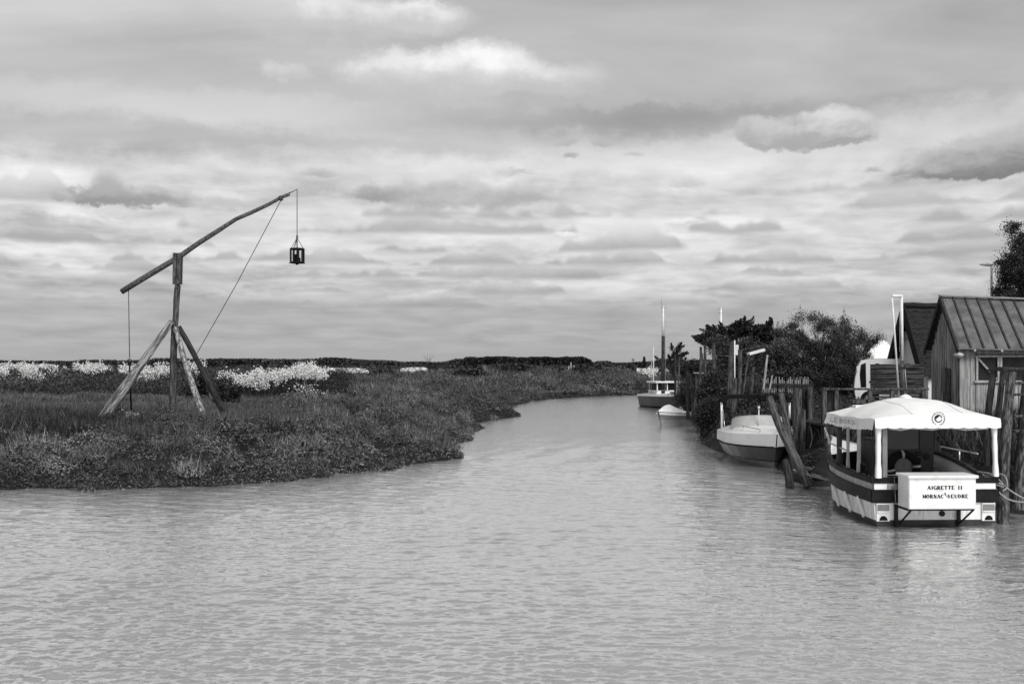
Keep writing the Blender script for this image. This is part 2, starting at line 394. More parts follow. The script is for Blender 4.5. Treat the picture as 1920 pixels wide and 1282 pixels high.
for i in range(64):
    lam = .075 * (10 ** (i / 63.)) * rw.uniform(.9, 1.1); th = rw.normal(.04, .38); kx, ky = math.sin(th) * 2 * math.pi / lam, math.cos(th) * 2 * math.pi / lam
    slope = .046 if lam < .15 else .029 if lam < .32 else .012; amp = slope * lam / (2 * math.pi); fade = np.clip((lam / (np.abs(dY) + 1e-6) - 1.6) / 2., 0, 1)
    ph = kx * wx + ky * wy_ + rw.uniform(0, 6.28) + 1.6 * (fbm(wx, wy_, 1.7 + lam * 3, 70 + i % 7, 2) - .5) * 3
    sn = np.sin(ph); wz += amp * fade * patch * (sn + .35 * sn * np.abs(sn))
wz = np.where(inside, wz, 0)
me = bpy.data.meshes.new('river_water'); vv = np.stack([wx, wy_, wz], -1).reshape(-1, 3); ii = np.arange(len(vv)).reshape(wx.shape); fq = np.stack([ii[:-1, :-1], ii[:-1, 1:], ii[1:, 1:], ii[1:, :-1]], -1).reshape(-1, 4)
me.vertices.add(len(vv)); me.vertices.foreach_set('co', vv.astype(np.float32).ravel()); me.loops.add(fq.size); me.loops.foreach_set('vertex_index', fq.astype(np.int32).ravel())
me.polygons.add(len(fq)); me.polygons.foreach_set('loop_start', np.arange(0, fq.size, 4, dtype=np.int32)); me.update(); me.polygons.foreach_set('use_smooth', np.ones(len(fq), bool))
tag(link('river_water', me, WATER), kind='structure')
# ---- leafy marsh shrubs, in hummocks
def hummocks(name, label, cat, test, n, ylo, yhi, xlo, xhi, rmin, rmax, dens, tone, squash=.7, lsc=1., m=FOL, kind='stuff', seed=1, sink=.25):
    t_ = rng.uniform(0, 1, n); Y = 1 / (1 / ylo + t_ * (1 / yhi - 1 / ylo)); Xx = (xlo + rng.uniform(0, 1, n) * (xhi - xlo)) * Y
    s, sd_ = sdist(Xx, Y); keep = test(Xx, Y, s, sd_); Xx, Y, s = Xx[keep], Y[keep], s[keep]
    z = height(Xx, Y); r = rng.uniform(rmin, rmax, len(Xx)) * (1 + np.maximum(Y - 30, 0) / 55) * np.clip(.35 + s / 2.5, .35, 1)
    out_c, out_l, out_t = [], [], []
    lf = (.042 + Y * .0013) * lsc
    cnt = np.clip((dens * (r / lf) ** 2), 6, 400).astype(int)
    idx = np.repeat(np.arange(len(Xx)), cnt); N = len(idx)
    d = rng.normal(size=(N, 3)); d[:, 2] = np.abs(d[:, 2]) ; d /= np.linalg.norm(d, axis=1)[:, None]
    rad = r[idx] * (1 - .45 * rng.uniform(0, 1, N) ** 2)
    c = np.stack([Xx[idx] + d[:, 0] * rad, Y[idx] + d[:, 1] * rad, z[idx] - sink * r[idx] + d[:, 2] * rad * squash], 1)
    ct = rng.uniform(.45, 1.45, len(Xx)) * (.25 + 3.0 * fbm(Xx, Y, 5, 21, 3) ** 2)
    tn = tone * ct[idx] * rng.uniform(.65, 1.5, N)
    o = np_mesh(name, leaves(c, lf[idx] * rng.uniform(.8, 1.6, N), lf[idx] * rng.uniform(.35, .6, N), .35), 4, m, tn)
    print(name, N); return tag(o, label, cat, kind=kind)
left = lambda x, y, s, r: (s > -.15) & ~r
def clearing(x, y): return (y > 30.6 + 1.8 * vnoise(x, y * 0, 1.3, 3)) & (y < 52) & (x < -.225 * y + 1.2 * vnoise(x * 0, y, 2.1, 4))
hummocks('marsh_shrubs', 'low dark leafy marsh shrubs covering the left river bank', 'marsh plants', lambda x, y, s, r: left(x, y, s, r) & ~clearing(x, y) & ((s < 7 + 5 * fbm(x, y, 6, 5)) | (fbm(x, y, 7, 8) > .40)), 3500, 22, 130, -.62, .2, .10, .26, 1.2, .06, squash=.85)
def mounds(name, label, cat, test, ylo, yhi, sp0, spk, rk, dens, tone, seed, m=FOL, xlo=-.64, xhi=.2, squash=.8, zoff=0.):
    pts = []; y = ylo; rs = np.random.default_rng(seed)
    while y < yhi:
        sp = sp0 + spk * y; xs_ = np.arange(xlo * y, xhi * y, sp); pts.append(np.stack([xs_ + rs.uniform(-.5, .5, len(xs_)) * sp, y + rs.uniform(-.5, .5, len(xs_)) * sp, np.full(len(xs_), sp)], 1)); y += sp * .8
    p_ = np.concatenate(pts); s, sd_ = sdist(p_[:, 0], p_[:, 1]); k_ = test(p_[:, 0], p_[:, 1], s, sd_); p_, s = p_[k_], s[k_]
    X_, Y_ = p_[:, 0], p_[:, 1]; r = p_[:, 2] * rk * rs.uniform(.45, 1.25, len(X_)) * np.clip(.45 + s / 3., .45, 1)
    z = height(X_, Y_) + zoff; lfm = (.033 + Y_ * .0010) * rs.uniform(.7, 1.35, len(X_)); lf = lfm; cnt = np.clip(dens * (r / lf) ** 2, 10, 1100).astype(int); idx = np.repeat(np.arange(len(X_)), cnt); N = len(idx)
    d = rs.normal(size=(N, 3)); d[:, 2] = np.abs(d[:, 2]); d /= np.linalg.norm(d, axis=1)[:, None]
    lump = 1 + .22 * np.sin(d[:, 0] * 5 + idx) * np.sin(d[:, 1] * 5 + idx * 1.7) + .12 * np.sin(d[:, 2] * 11 + idx * 2.3)
    rad = r[idx] * lump * (1 - .22 * rs.uniform(0, 1, N) ** 2) * (1 + .25 * (rs.uniform(0, 1, N) > .93))
    c = np.stack([X_[idx] + d[:, 0] * rad, Y_[idx] + d[:, 1] * rad, z[idx] + d[:, 2] * rad * squash * rs.uniform(.7, 1.15, len(X_))[idx] - .1 * r[idx]], 1)
    tn = tone * (rs.uniform(.45, 1.6, len(X_)) * (.3 + 1.4 * fbm(X_, Y_, 6, 21, 3)))[idx] * rs.uniform(.35, 1.9, N)
    bl = (rs.uniform(0, 1, len(X_)) < .3)[idx] & (rs.uniform(0, 1, N) < .6)
    np_mesh_b = np_mesh(name + '_spikes', blades(c[bl], lf[idx][bl] * rs.uniform(2., 5., bl.sum()), lf[idx][bl] * .3, .5), 3, m, tn[bl] * 1.15); tag(np_mesh_b, 'thin upright spikes and stalks growing from the ' + 'bank shrubs', 'marsh plants', kind='stuff')
    o = np_mesh(name, leaves_n(c, d + np.array([0, 0, .25]), lf[idx] * rs.uniform(.8, 1.7, N), lf[idx] * rs.uniform(.35, .65, N), .5), 4, m, tn); return tag(o, label, cat, kind='stuff')
mounds('shrub_mounds', 'rounded dark shrubby mounds heaped along the left bank', 'marsh plants', lambda x, y, s, r: (s > -.08) & ~r & ~clearing(x, y) & ((s < 9 + 8 * fbm(x, y, 6, 5)) | (fbm(x, y, 9, 8) > .5)), 22.5, 130, .62, .012, .62, 9, .112, 5)
# ---- reeds and grasses
def grass(name, label, cat, test, n, ylo, yhi, xlo, xhi, h0, h1, tone, w0=.012, lean=.4, hfac=1., pat=True):
    t_ = rng.uniform(0, 1, n); Y = 1 / (1 / ylo + t_ * (1 / yhi - 1 / ylo)); Xx = (xlo + rng.uniform(0, 1, n) * (xhi - xlo)) * Y
    # gather into tufts
    tx = np.round(Xx / .5) * .5 + rng.normal(0, .14, n); mixx = rng.uniform(0, 1, n) < .5; Xx = np.where(mixx, tx, Xx)
    s, sd_ = sdist(Xx, Y); keep = test(Xx, Y, s, sd_); Xx, Y = Xx[keep], Y[keep]; N = len(Xx)
    z = height(Xx, Y) + .02; pt = fbm(Xx, Y, 3.5, 33, 3)
    h = rng.uniform(h0, h1, N) * (.55 + .9 * pt) * (1 + np.maximum(Y - 45, 0) / 160 * hfac)
    tn = tone * (.5 + 1. * fbm(Xx, Y, 4.5, 44, 3)) * rng.uniform(.55, 1.6, N)
    o = np_mesh(name, blades(np.stack([Xx, Y, z], 1), h, w0 + Y * .0011, lean), 3, FOLN, tn); print(name, N)
    return tag(o, label, cat, kind='stuff')
grass('clearing_grass', 'short pale grass around the feet of the wooden crane', 'grass', lambda x, y, s, r: left(x, y, s, r) & clearing(x, y + .5), 330000, 29, 54, -.64, -.17, .14, .40, .13, .008, .5)
grass('marsh_grass', 'rough mixed marsh grass over the flats of the left bank', 'grass', lambda x, y, s, r: left(x, y, s, r) & (s > 3.5) & ((fbm(x, y, 5, 91, 3) > .50) | (y > 60)) & ~clearing(x, y), 230000, 26, 260, -.62, .24, .25, .6, .085)
hummocks('bank_edge_plants', 'leafy sea purslane trailing along the waterline of the left bank', 'marsh plants', lambda x, y, s, r: (s > -1.0 * np.maximum(0, fbm(x, y, 2.5, 55, 3) - .40)* 2.2 - .05) & (s < .9) & ~r, 120000, 22, 110, -.62, .16, .14, .26, 1.5, .085, .8, .85, FOLN)
hummocks('flats_scrub', 'scrub and reeds over the distant marsh flats', 'marsh plants', lambda x, y, s, r: (s > 12) & (s < 4000) & ((x < .17 * y) | (y > 150)), 5200, 110, 900, -.62, .62, .5, .9, 1.3, .045, .35, 1.1, sink=.5)
grass('dark_tufts', 'dark upright rush tufts on the rise in front of the crane legs', 'rushes', lambda x, y, s, r: left(x, y, s, r) & (s > 3) & (y < 33.2) & (fbm(x, y, 1.6, 17, 3) > .58), 60000, 26, 33.5, -.62, -.22, .22, .60, .035, .006, .35)
# ---- white-flowering stands
def flowers(name, label, spec, kind='stuff'):
    cs, hs, st, sth = [], [], [], []
    for x0, x1, top, bot, Y0, Y1, n in spec:
        Yv = rng.uniform(Y0, Y1, n); px = rng.uniform(x0, x1, n); xx = (px - 960) * Yv / F
        tt = top(px) if callable(top) else top; bb = bot(px) if callable(bot) else bot
        py = tt + (bb - tt) * np.clip(rng.beta(1.15, 1.5, n), 0, 1); keep = fbm(px, py * 1.6, 26, 71, 3) > rng.uniform(.46, .66, n)
        xx, Yv, py = xx[keep], Yv[keep], py[keep]; z = CH - (py - H0) * Yv / F; g = height(xx, Yv); z = np.maximum(z + rng.normal(0, .10, len(z)), g + .2)
        st.append(np.stack([xx, Yv, g], 1)); sth.append(z - g)
        k = 4; c = np.repeat(np.stack([xx, Yv, z], 1), k, 0); c += rng.normal(0, 1, c.shape) * (.035 + Yv.repeat(k) * .0007)[:, None]
        cs.append(c); hs.append(.022 + .00085 * Yv.repeat(k))
    c = np.concatenate(cs); h = np.concatenate(hs)
    o = np_mesh(name, leaves(c, h * 1.3, h * 1.1), 4, PETAL); tag(o, label, 'flowers', kind=kind)
    c = np.concatenate(st); h = np.concatenate(sth)
    return c, h
P1 = lambda pts: (lambda q: np.interp(q, [a for a, _ in pts], [b for _, b in pts]))
c, h = flowers('white_flowers', 'drifts of tall white flowering weeds across the marsh', [
    (-40, 85, P1([(-40, 686), (40, 684), (85, 694)]), P1([(-40, 720), (60, 722), (85, 708)]), 54, 60, 3600),
    (60, 215, 683, P1([(60, 712), (215, 703)]), 58, 66, 900), (150, 330, P1([(150, 688), (200, 684), (330, 690)]), 703, 60, 76, 1100),
    (250, 330, 684, 716, 54, 60, 700), (320, 440, P1([(320, 686), (395, 672), (440, 684)]), P1([(320, 714), (440, 706)]), 53, 59, 1500),
    (440, 640, P1([(440, 692), (470, 686), (500, 700), (540, 694), (575, 680), (612, 696), (640, 724)]), P1([(440, 722), (560, 734), (600, 744), (640, 742)]), 50, 56, 5200),
    (1215, 1320, 690, 703, 92, 100, 900)])
sel = rng.uniform(0, 1, len(c)) < .35; c, h = c[sel], h[sel] * .95
np_mesh_o = np_mesh('flower_stems', blades(c, h, .008 + c[:, 1] * .0003, .22), 3, FOLN, rng.uniform(.02, .06, len(c)))
tag(np_mesh_o, 'thin stems under the white marsh flowers', 'plants', kind='stuff')
o = None
cs = []
for x0, x1, p0, p1, Y, n in [(500, 690, 691, 698, 130, 3200), (752, 800, 690, 700, 120, 1600), (110, 210, 686, 694, 140, 2600), (1195, 1260, 692, 700, 115, 1600), (0, 110, 684, 690, 120, 900)]:
    q = rng.uniform(0, 1, (n, 3)); px = x0 + (x1 - x0) * q[:, 0]; Yv = Y + 14 * q[:, 1]; py = p0 + (p1 - p0) * q[:, 2]
    ke = fbm(px, py * 3, 22, 5, 3) > .40; cs.append(np.stack([(px - 960) * Yv / F, Yv, CH - (py - H0) * Yv / F], 1)[ke])
c = np.concatenate(cs); tag(np_mesh('distant_white_blossom', leaves(c, .10 + c[:, 1] * .002, .08 + c[:, 1] * .0015), 4, PETAL), 'pale strips of white blossom far out on the flats', 'flowers', kind='stuff')
# dark leafy growth under the flower stands
hummocks('flower_undergrowth', 'dark leafy growth below the white flowers', 'plants', lambda x, y, s, r: left(x, y, s, r) & (x / y < -.17), 2600, 51, 80, -.60, -.15, .45, .85, 1.3, .04, 1.1, 1., sink=.05)
# ---- far treeline and the square plantation
def mass(name, label, cat, X0, X1, Y0, Y1, zfun, n, leaf, tone, kind='stuff', gap=.0, parent=None, m=FOL):
    q = rng.uniform(0, 1, (n, 3)); x = X0 + (X1 - X0) * q[:, 0]; y = Y0 + (Y1 - Y0) * q[:, 1]; top = zfun(x, y)
    z = 1. + (top - 1.) * (1 - q[:, 2] ** 1.6)
    tn = tone * (.4 + 1.1 * vnoise(x, z * 2, leaf * 6, 4)) * rng.uniform(.7, 1.35, n)
    o = np_mesh(name, leaves(np.stack([x, y, z], 1), leaf * rng.uniform(.7, 1.4, n), leaf * rng.uniform(.5, .9, n)), 4, m, tn, parent)
    if label: tag(o, label, cat, kind=kind)
    return o
mass('far_treeline', 'low dark line of trees along the horizon', 'trees', -640, 420, 900, 990, lambda x, y: 2.6 + 4.6 * fbm(x, 0 * y, 110, 2, 5) * (1 + .3 * (x < -150)) + 2.6 * vnoise(x, 0 * y, 11, 3) * vnoise(x, 0 * y, 60, 8) + 9 * np.maximum(0, vnoise(x, 0 * y, 17, 13) - .72), 60000, 2.6, .05)
mass('flats_hedge', 'long dark hedge far out on the flats', 'hedge', -300, 95, 380, 420, lambda x, y: .9 + 2.6 * np.maximum(0, fbm(x, 0 * y, 45, 6, 5) - .1) + .8 * vnoise(x, 0 * y, 6, 7), 26000, 1.4, .045)
mass('plantation_wood', 'flat-topped dark plantation wood standing on the horizon', 'wood', -27, 41, 500, 530, lambda x, y: 1.2 + 5.3 * np.minimum(1, np.minimum(x + 28, 42 - x) / 5) ** .5 + .55 * vnoise(x, 0 * y, 2.5, 3), 24000, 1.0, .034)
def bush(label, px, py, Y, w_, h_, tone=.035, leaf=.3, n=2600, group='dark bushes out on the marsh', dens=1., depth=None, m=FOL, name='bush', cat='bush'):
    c = P(px, py, Y); z0 = min(hz(c.x, c.y), c.z); base = Vector((c.x, c.y, z0)); t_ = thing(name, label, cat, base, 0, group)
    W_ = w_ * Y / F / 2; H_ = CH - (py - h_ - H0) * Y / F - z0; K = 26
    cx = rng.uniform(-1, 1, K); hh = (1 - np.abs(cx) ** 2.2) * rng.uniform(.45, 1., K) ** .5; idx = rng.integers(0, K, n); D = (depth or W_ * .6)
    r = .30 * min(W_, H_)
    cyy = rng.uniform(-1, 1, K) * D
    g = rng.normal(size=(n, 3)); g /= np.linalg.norm(g, axis=1)[:, None]; g *= r * rng.uniform(.6, 1.1, (n, 1))
    c3 = np.stack([cx[idx] * (W_ - r * .6), cyy[idx], hh[idx] * (H_ - r) * rng.uniform(.05, 1, n) ** .6], 1) + g
    c3[:, 2] = np.abs(c3[:, 2])
    np_mesh('foliage', leaves(c3, leaf * rng.uniform(.7, 1.4, n), leaf * rng.uniform(.4, .8, n), .2), 4, m, tone * rng.uniform(.6, 1.35, n) * rng.uniform(.7, 1.3, K)[idx], t_)
    b = MB()
    for i in range(6):
        b.tube([(random.uniform(-.1, .1) * W_, 0, -.1), (cx[i] * W_ * .4, 0, H_ * .35), (cx[i] * W_ * .8, 0, hh[i] * H_ * .7)], [.05, .035, .015], 5)
    b.build('stem', BARK, t_)
    return t_
for a in [('dark bush left of the dense white flowers', 487, 700, 58, 52, 24), ('low wide dark bush before the pale flower strip, left of the plantation', 722, 708, 110, 74, 21),
          ('small dark bush beside the white tent on the flats', 812, 700, 150, 30, 14), ('broad dark bush under the left end of the plantation', 880, 712, 105, 90, 30),
          ('tall dark thicket in front of the middle of the plantation', 968, 704, 125, 100, 34), ('dark bush below the right end of the plantation', 1035, 706, 125, 90, 24),
          ('dark bush right of the plantation with a bare branch', 1110, 702, 130, 60, 20), ('dark bush near the low dark huts', 1180, 694, 170, 40, 14), ('thin dark shrubs behind the white fishing boat mooring', 1085, 700, 150, 44, 16),
          ('rounded dark shrub among the crane legs', 372, 712, 47, 40, 20), ('dark weedy bush right of the crane legs', 428, 738, 42, 56, 24)]:
    bush(*a, leaf=.10 + a[3] * .0022)
# poplars and trees on the far bank at right
bush('slim pointed poplar on the far bank behind the fishing boat', 1208, 700, 260, 7, 34, group='far bank trees', leaf=.6, n=900, name='poplar_tree', cat='tree')
bush('round distant tree left of the slim poplar', 1199, 700, 260, 14, 24, group='far bank trees', leaf=.7, n=900, name='distant_tree', cat='tree')
bush('broad distant trees behind the boat masts', 1222, 700, 250, 40, 18, group='far bank trees', leaf=.7, n=1500, name='distant_tree', cat='tree')
# ================================================================ THE LIFTING POLE (left bank)
def make_crane():
    Y = 32.5; b0 = P(321, 781, Y); b0.z = hz(b0.x, b0.y) - .1
    t = thing('wooden_crane', 'tall weathered wooden lifting pole with a long slanting beam on splayed legs', 'wooden crane', b0)
    g = lambda px, py, Yy: P(px, py, Yy)
    top = g(333, 535, Y)
    lg = log('post', g(321, 790, Y), g(327, 612, Y), .12, .105, WM, t, bend=.03, seed=3); log('post', g(327, 616, Y - .03), top, .10, .095, WM, t, bend=.04, seed=4)
    hd = MB(); c = g(334, 475, Y); e = g(333, 533, Y)
    for s in (-1, 1): hd.beam(e + Vector((s * .066, -.02, 0)), c + Vector((s * .072, -.02, 0)), .11, .26)
    hd.box(e + Vector((0, -.02, .12)) , (.10, .2, .5)); 
    for i in range(3): hd.tube([e + Vector((-.13, -.02, .15 + .33 * i)), e + Vector((.13, -.02, .15 + .33 * i))], .014, 6)
    for v in range(len(hd.v)): hd.v[v] = tuple(Vector(hd.v[v]) - b0)
    hd.build('pivot_fork', WM, t)
    # beam, thick at the low end, slightly crooked
    k = [(228, 547, .115), (262, 526, .12), (300, 503, .115), (335, 482, .11), (372, 456, .10), (410, 432, .092), (442, 411, .085), (470, 399, .08), (500, 385, .075), (528, 370, .07), (543, 364, .068)]
    bm_ = MB(); bm_.tube([g(a, b, Y - .02) - b0 for a, b, r in k], [r * .80 for a, b, r in k], 12, jit=.06)
    bm_.build('beam', WDB, t)
    w_ = MB(); w_.tube([g(524, 374, Y - .02) - b0 + Vector((0, 0, .02)), g(529, 371, Y - .02) - b0], .088, 10); w_.build('lashing', DROPE, t)
    w_ = MB(); w_.tube([g(541, 363, Y) - b0, g(549, 359, Y) - b0, g(558, 355, Y) - b0], [.018, .012, .01], 6); w_.build('end_spike', BLK, t)
    # legs
    cr = g(327, 606, Y - .05)
    def foot(px, py, Yy): q = g(px, py, Yy); return q + (q - cr).normalized() * .75
    log('leg', foot(197, 779, 31.2), cr + Vector((-.05, -.12, .05)), .27, .12, WSP, t, seed=5, flat=.75, n=14, rough=.09, endcut=.5)
    log('leg', foot(383, 783, 31.6), cr + Vector((.08, -.14, -.15)), .115, .085, WL, t, seed=6, bend=.05)
    log('leg', foot(428, 787, 32.9), cr + Vector((.12, .05, -.1)), .12, .08, WD, t, seed=8, bend=.06)
    return t
WDB = mat('beam_wood', .03, .13, .85, 6, (3, 3, 3), bump=.012)
WSP = mat('split_log_wood', .05, .32, .85, 4, (4, 4, .45), bump=.02, sharp=(.4, .62))
make_crane()
Y = 32.5
q = MB(); b0 = P(370, 690, Y + 4); a = P(526, 377, Y); e = P(366, 668, Y + 3.5); e2 = P(352, 700, Y + 3.9)
q.tube([a, (a + e) / 2 + Vector((.02, 0, -.06)), e, e2], .013, 5); tag(q.build('stay_rope', DROPE), 'dark guy rope slanting from the beam tip down to the meadow', 'rope')
t = thing('pull_rope', 'thin rope with an iron ring and rod hanging from the low end of the beam', 'rope', P(243, 676, Y))
o0 = t.location
q = MB(); q.tube([P(241, 545, Y) - o0, P(242, 610, Y) - o0, P(243, 671, Y) - o0], .014, 5); q.build('cord', DROPE, t)
q = MB(); q.tube([Vector((math.cos(i * .5236) * .07, 0, math.sin(i * .5236) * .07 - .02)) for i in range(13)], .016, 6, cap=False); q.box((0, .0, -.13), (.26, .03, .04)); q.build('ring', BLK, t)
q = MB(); q.tube([Vector((0, 0, -.13)), P(246, 768, Y) - o0], .028, 7); q.build('rod', BLK, t)
# cage hung from the spike
t = thing('hanging_cage', 'small dark round cage of upright bars hanging from the tip of the beam', 'cage', P(557, 494, Y)); o0 = t.location
q = MB(); tp = P(557, 356, Y) - o0; kn = P(557, 441, Y) - o0
q.tube([tp, kn], .013, 5); q.tube([kn, kn + Vector((0, 0, -.1))], .03, 6); q.build('cord', DROPE, t)
rt = .215; hb = (P(557, 467, Y) - o0).z
q = MB(); q.tube([kn + Vector((0, 0, -.09)), Vector((0, 0, hb - .3))], .02, 6)
for a_ in (0.35, 2.45, 4.55): q.tube([kn + Vector((0, 0, -.08)), Vector((rt * math.cos(a_), rt * math.sin(a_), hb))], .009, 5)
q.tube([kn + Vector((0, 0, -.08)), Vector((-rt, 0, hb))], .009, 5); q.tube([kn + Vector((0, 0, -.08)), Vector((rt, 0, hb))], .009, 5); q.build('hanger', DROPE, t)
for zz in (.03, hb):
    q = MB(); n = 20
    for i in range(n):
        a0, a1 = 2 * math.pi * i / n, 2 * math.pi * (i + 1) / n
        q.beam((rt * math.cos(a0), rt * math.sin(a0), zz), (rt * math.cos(a1), rt * math.sin(a1), zz), .035, .045)
    q.beam((-rt, 0, zz), (rt, 0, zz), .035, .035); q.beam((0, -rt, zz), (0, rt, zz), .035, .035)
    q.build('hoop', BLK, t)
for i in range(9):
    a_ = 2 * math.pi * i / 9 + .18
    q = MB(); q.box((rt * math.cos(a_), rt * math.sin(a_), (hb + .03) / 2), (.05, .05, hb)); q.build('bar', BLK, t)
q = MB(); q.tube([(.02, 0, .03), (.03, 0, .16), (.0, 0, .25), (.03, .0, .42)], [.10, .085, .03, .05], 8); q.tube([(-.08, 0, .05), (-.05, 0, .3)], [.04, .03], 6); q.build('weight', BLKG, t)
q = MB(); q.tube([(-.27, 0, .02), (.27, 0, .0)], .012, 5); q.tube([(0, -.02, -.03), (0, .0, .03)], .05, 8); q.build('base_rod', BLK, t)
c = P(248, 782, 31.2); t = thing('white_block', 'small broken white block lying in the grass below the hanging rod', 'block', c)
q = MB(); q.box((-.1, 0, .05), (.16, .16, .22), Matrix.Rotation(.2, 3, 'Y')); q.build('stone', mat('chalk', .45, .75, .9, 20, bump=.01), t)
q = MB(); q.box((.14, .02, .08), (.16, .12, .10), Matrix.Rotation(.3, 3, 'Z')); q.build('chip', MATS['chalk'], t)
# ================================================================ FAR THINGS
def hut(label, px0, px1, py0, py1, Y, m, roof_m, group=None, roofh=.35, name='low_hut'):
    a = P(px0, py1, Y); b = P(px1, py0, Y); w_ = b.x - a.x; h_ = b.z - a.z
    t = thing(name, label, 'hut', (a.x + w_ / 2, Y, a.z), random.uniform(-.1, .1), group)
    q = MB(); q.box((0, 1.5, h_ * (1 - roofh) / 2), (w_, 3, h_ * (1 - roofh))); q.build('wall', m, t)
    q = MB(); zt = h_ * (1 - roofh); o_ = .25
    for s in (-1, 1): q.face([(-w_ / 2 - o_, 1.5 + s * 1.8, zt - .05), (w_ / 2 + o_, 1.5 + s * 1.8, zt - .05), (w_ / 2 + o_, 1.5, h_), (-w_ / 2 - o_, 1.5, h_)])
    for s in (-1, 1): q.face([(s * w_ / 2, -.1, zt - .01), (s * w_ / 2, 3.1, zt - .01), (s * w_ / 2, 1.5, h_ - .02)])
    q.build('roof', roof_m, t)
    q = MB(); q.box((0, -.02, zt * .42), (w_ * .2, .05, zt * .8)); q.build('door', BLK, t); return t
hut('low dark hut with a lean-to roof right of the plantation', 1131, 1160, 687, 698, 180, WD, WD, 'distant huts')
hut('small dark hut beside the pale huts on the far bank', 1183, 1197, 689, 700, 180, WD, mat('slate', .12, .2), 'distant huts')
hut('pale hut with a light roof between the dark huts', 1162, 1171, 692, 698, 185, PAINTW, PAINTW, 'distant huts')
hut('pale rounded hut left of the white fishing boat masts', 1173, 1183, 690, 697, 185, GALV, PAINTW, 'distant huts')
hut('grey hut half hidden behind white blossom by the masts', 1198, 1215, 691, 699, 178, GALV, mat('slate', .12, .2), 'distant huts')
hut('open-sided dark hut with pale posts right of the thicket', 1052, 1078, 686, 698, 170, WD, WD, 'distant huts', .3)
t = thing('white_tent', 'white slanting tarpaulin shelter out on the flats', 'shelter', P(800, 698, 140))
o0 = t.location; q = MB(); q.grid([[P(775, 696, 140) - o0, P(790, 689, 140) - o0, P(815, 686, 140) - o0], [P(775, 697, 143) - o0, P(790, 694, 143) - o0, P(815, 692, 143) - o0]], False); q.build('tarpaulin', CANV, t)
for a_ in (778, 814): q = MB(); q.tube([P(a_, 700, 141) - o0, P(a_, 690, 141) - o0], .06, 5); q.build('pole', WD, t)
for px, top, label in [(1070, 679, 'tallest of the pale stakes by the open-sided hut'), (1066, 686, 'short pale stake left of the tallest stake'), (1076, 685, 'short pale stake right of the tallest stake')]:
    log('stake', P(px, 700, 165), P(px + .5, top, 165), .13, .1, GALV, label=label, cat='stake', group='stakes by the far hut')
t = thing('utility_pole', 'thin dark pole with a crossbar on the far horizon', 'pole', P(1187, 694, 300)); q = MB(); q.tube([(0, 0, -1), (0, 0, 3.6)], .14, 6); q.build('post', WD, t)
q = MB(); q.box((0, 0, 3.1), (1.1, .15, .15)); q.build('crossbar', WD, t)
# bare twig on the horizon
c = P(803, 684, 150); q = MB()
for a_ in (-.5, -.1, .25, .6): q.tube([c, c + Vector((a_ * .7, 0, .9)), c + Vector((a_ * 1.6, 0, 1.7))], [.05, .03, .01], 4)
tag(q.build('bare_shrub', BARK), 'leafless twiggy shrub beside the white tarpaulin', 'shrub')
# masts
t = thing('tall_mast', 'tallest mast, dark below and white above, behind the white fishing boat', 'mast', P(1243, 738, 67)); o0 = t.location; YY = 67
q = MB(); q.tube([P(1243, 738, YY) - o0, P(1243.5, 630, YY) - o0], [.13, .115], 8); q.build('lower_pole', WD, t)
q = MB(); q.tube([P(1243.5, 632, YY) - o0, P(1243.5, 575, YY) - o0], [.085, .06], 8); q.build('upper_pole', PAINTW, t)
q = MB(); q.tube([P(1240.5, 575, YY) - o0, P(1240, 556, YY) - o0], .014, 4); q.tube([P(1247, 735, YY) - o0, P(1249.5, 580, YY) - o0], .016, 4); q.tube([P(1240, 720, YY) - o0, P(1240.5, 578, YY) - o0], .014, 4); q.build('rigging', GALV, t)
for yy in (577, 584, 603, 618): q = MB(); q.box(P(1244, yy, YY) - o0, (.30 if yy != 584 else .18, .1, .08)); q.build('fitting', GALV, t)
t = thing('pale_mast', 'shorter plain white mast with a thin companion left of the tall mast', 'mast', P(1225, 738, 68)); o0 = t.location
q = MB(); q.tube([P(1225, 740, 68) - o0, P(1225.5, 650, 68) - o0], [.05, .04], 8); q.build('pole', PAINTW, t); q = MB(); q.tube([P(1221, 738, 68) - o0, P(1221.5, 668, 68) - o0], .022, 6); q.build('side_pole', GALV, t)
t = thing('lattice_mast', 'white mast head with small fittings rising above the dark cypress', 'mast', P(1351, 720, 62)); o0 = t.location; YY = 62
q = MB(); q.tube([P(1351, 720, YY) - o0, P(1352, 577, YY) - o0], [.09, .065], 8); q.build('pole', PAINTW, t)
q = MB(); q.tube([P(1359, 720, YY) - o0, P(1359, 580, YY) - o0], .014, 4); q.tube([P(1347, 690, YY) - o0, P(1348, 580, YY) - o0], .014, 4); q.build('rigging', GALV, t)
for yy in (578, 586, 601, 611): q = MB(); q.box(P(1352, yy, YY) - o0, (.28, .1, .07)); q.build('fitting', GALV, t)
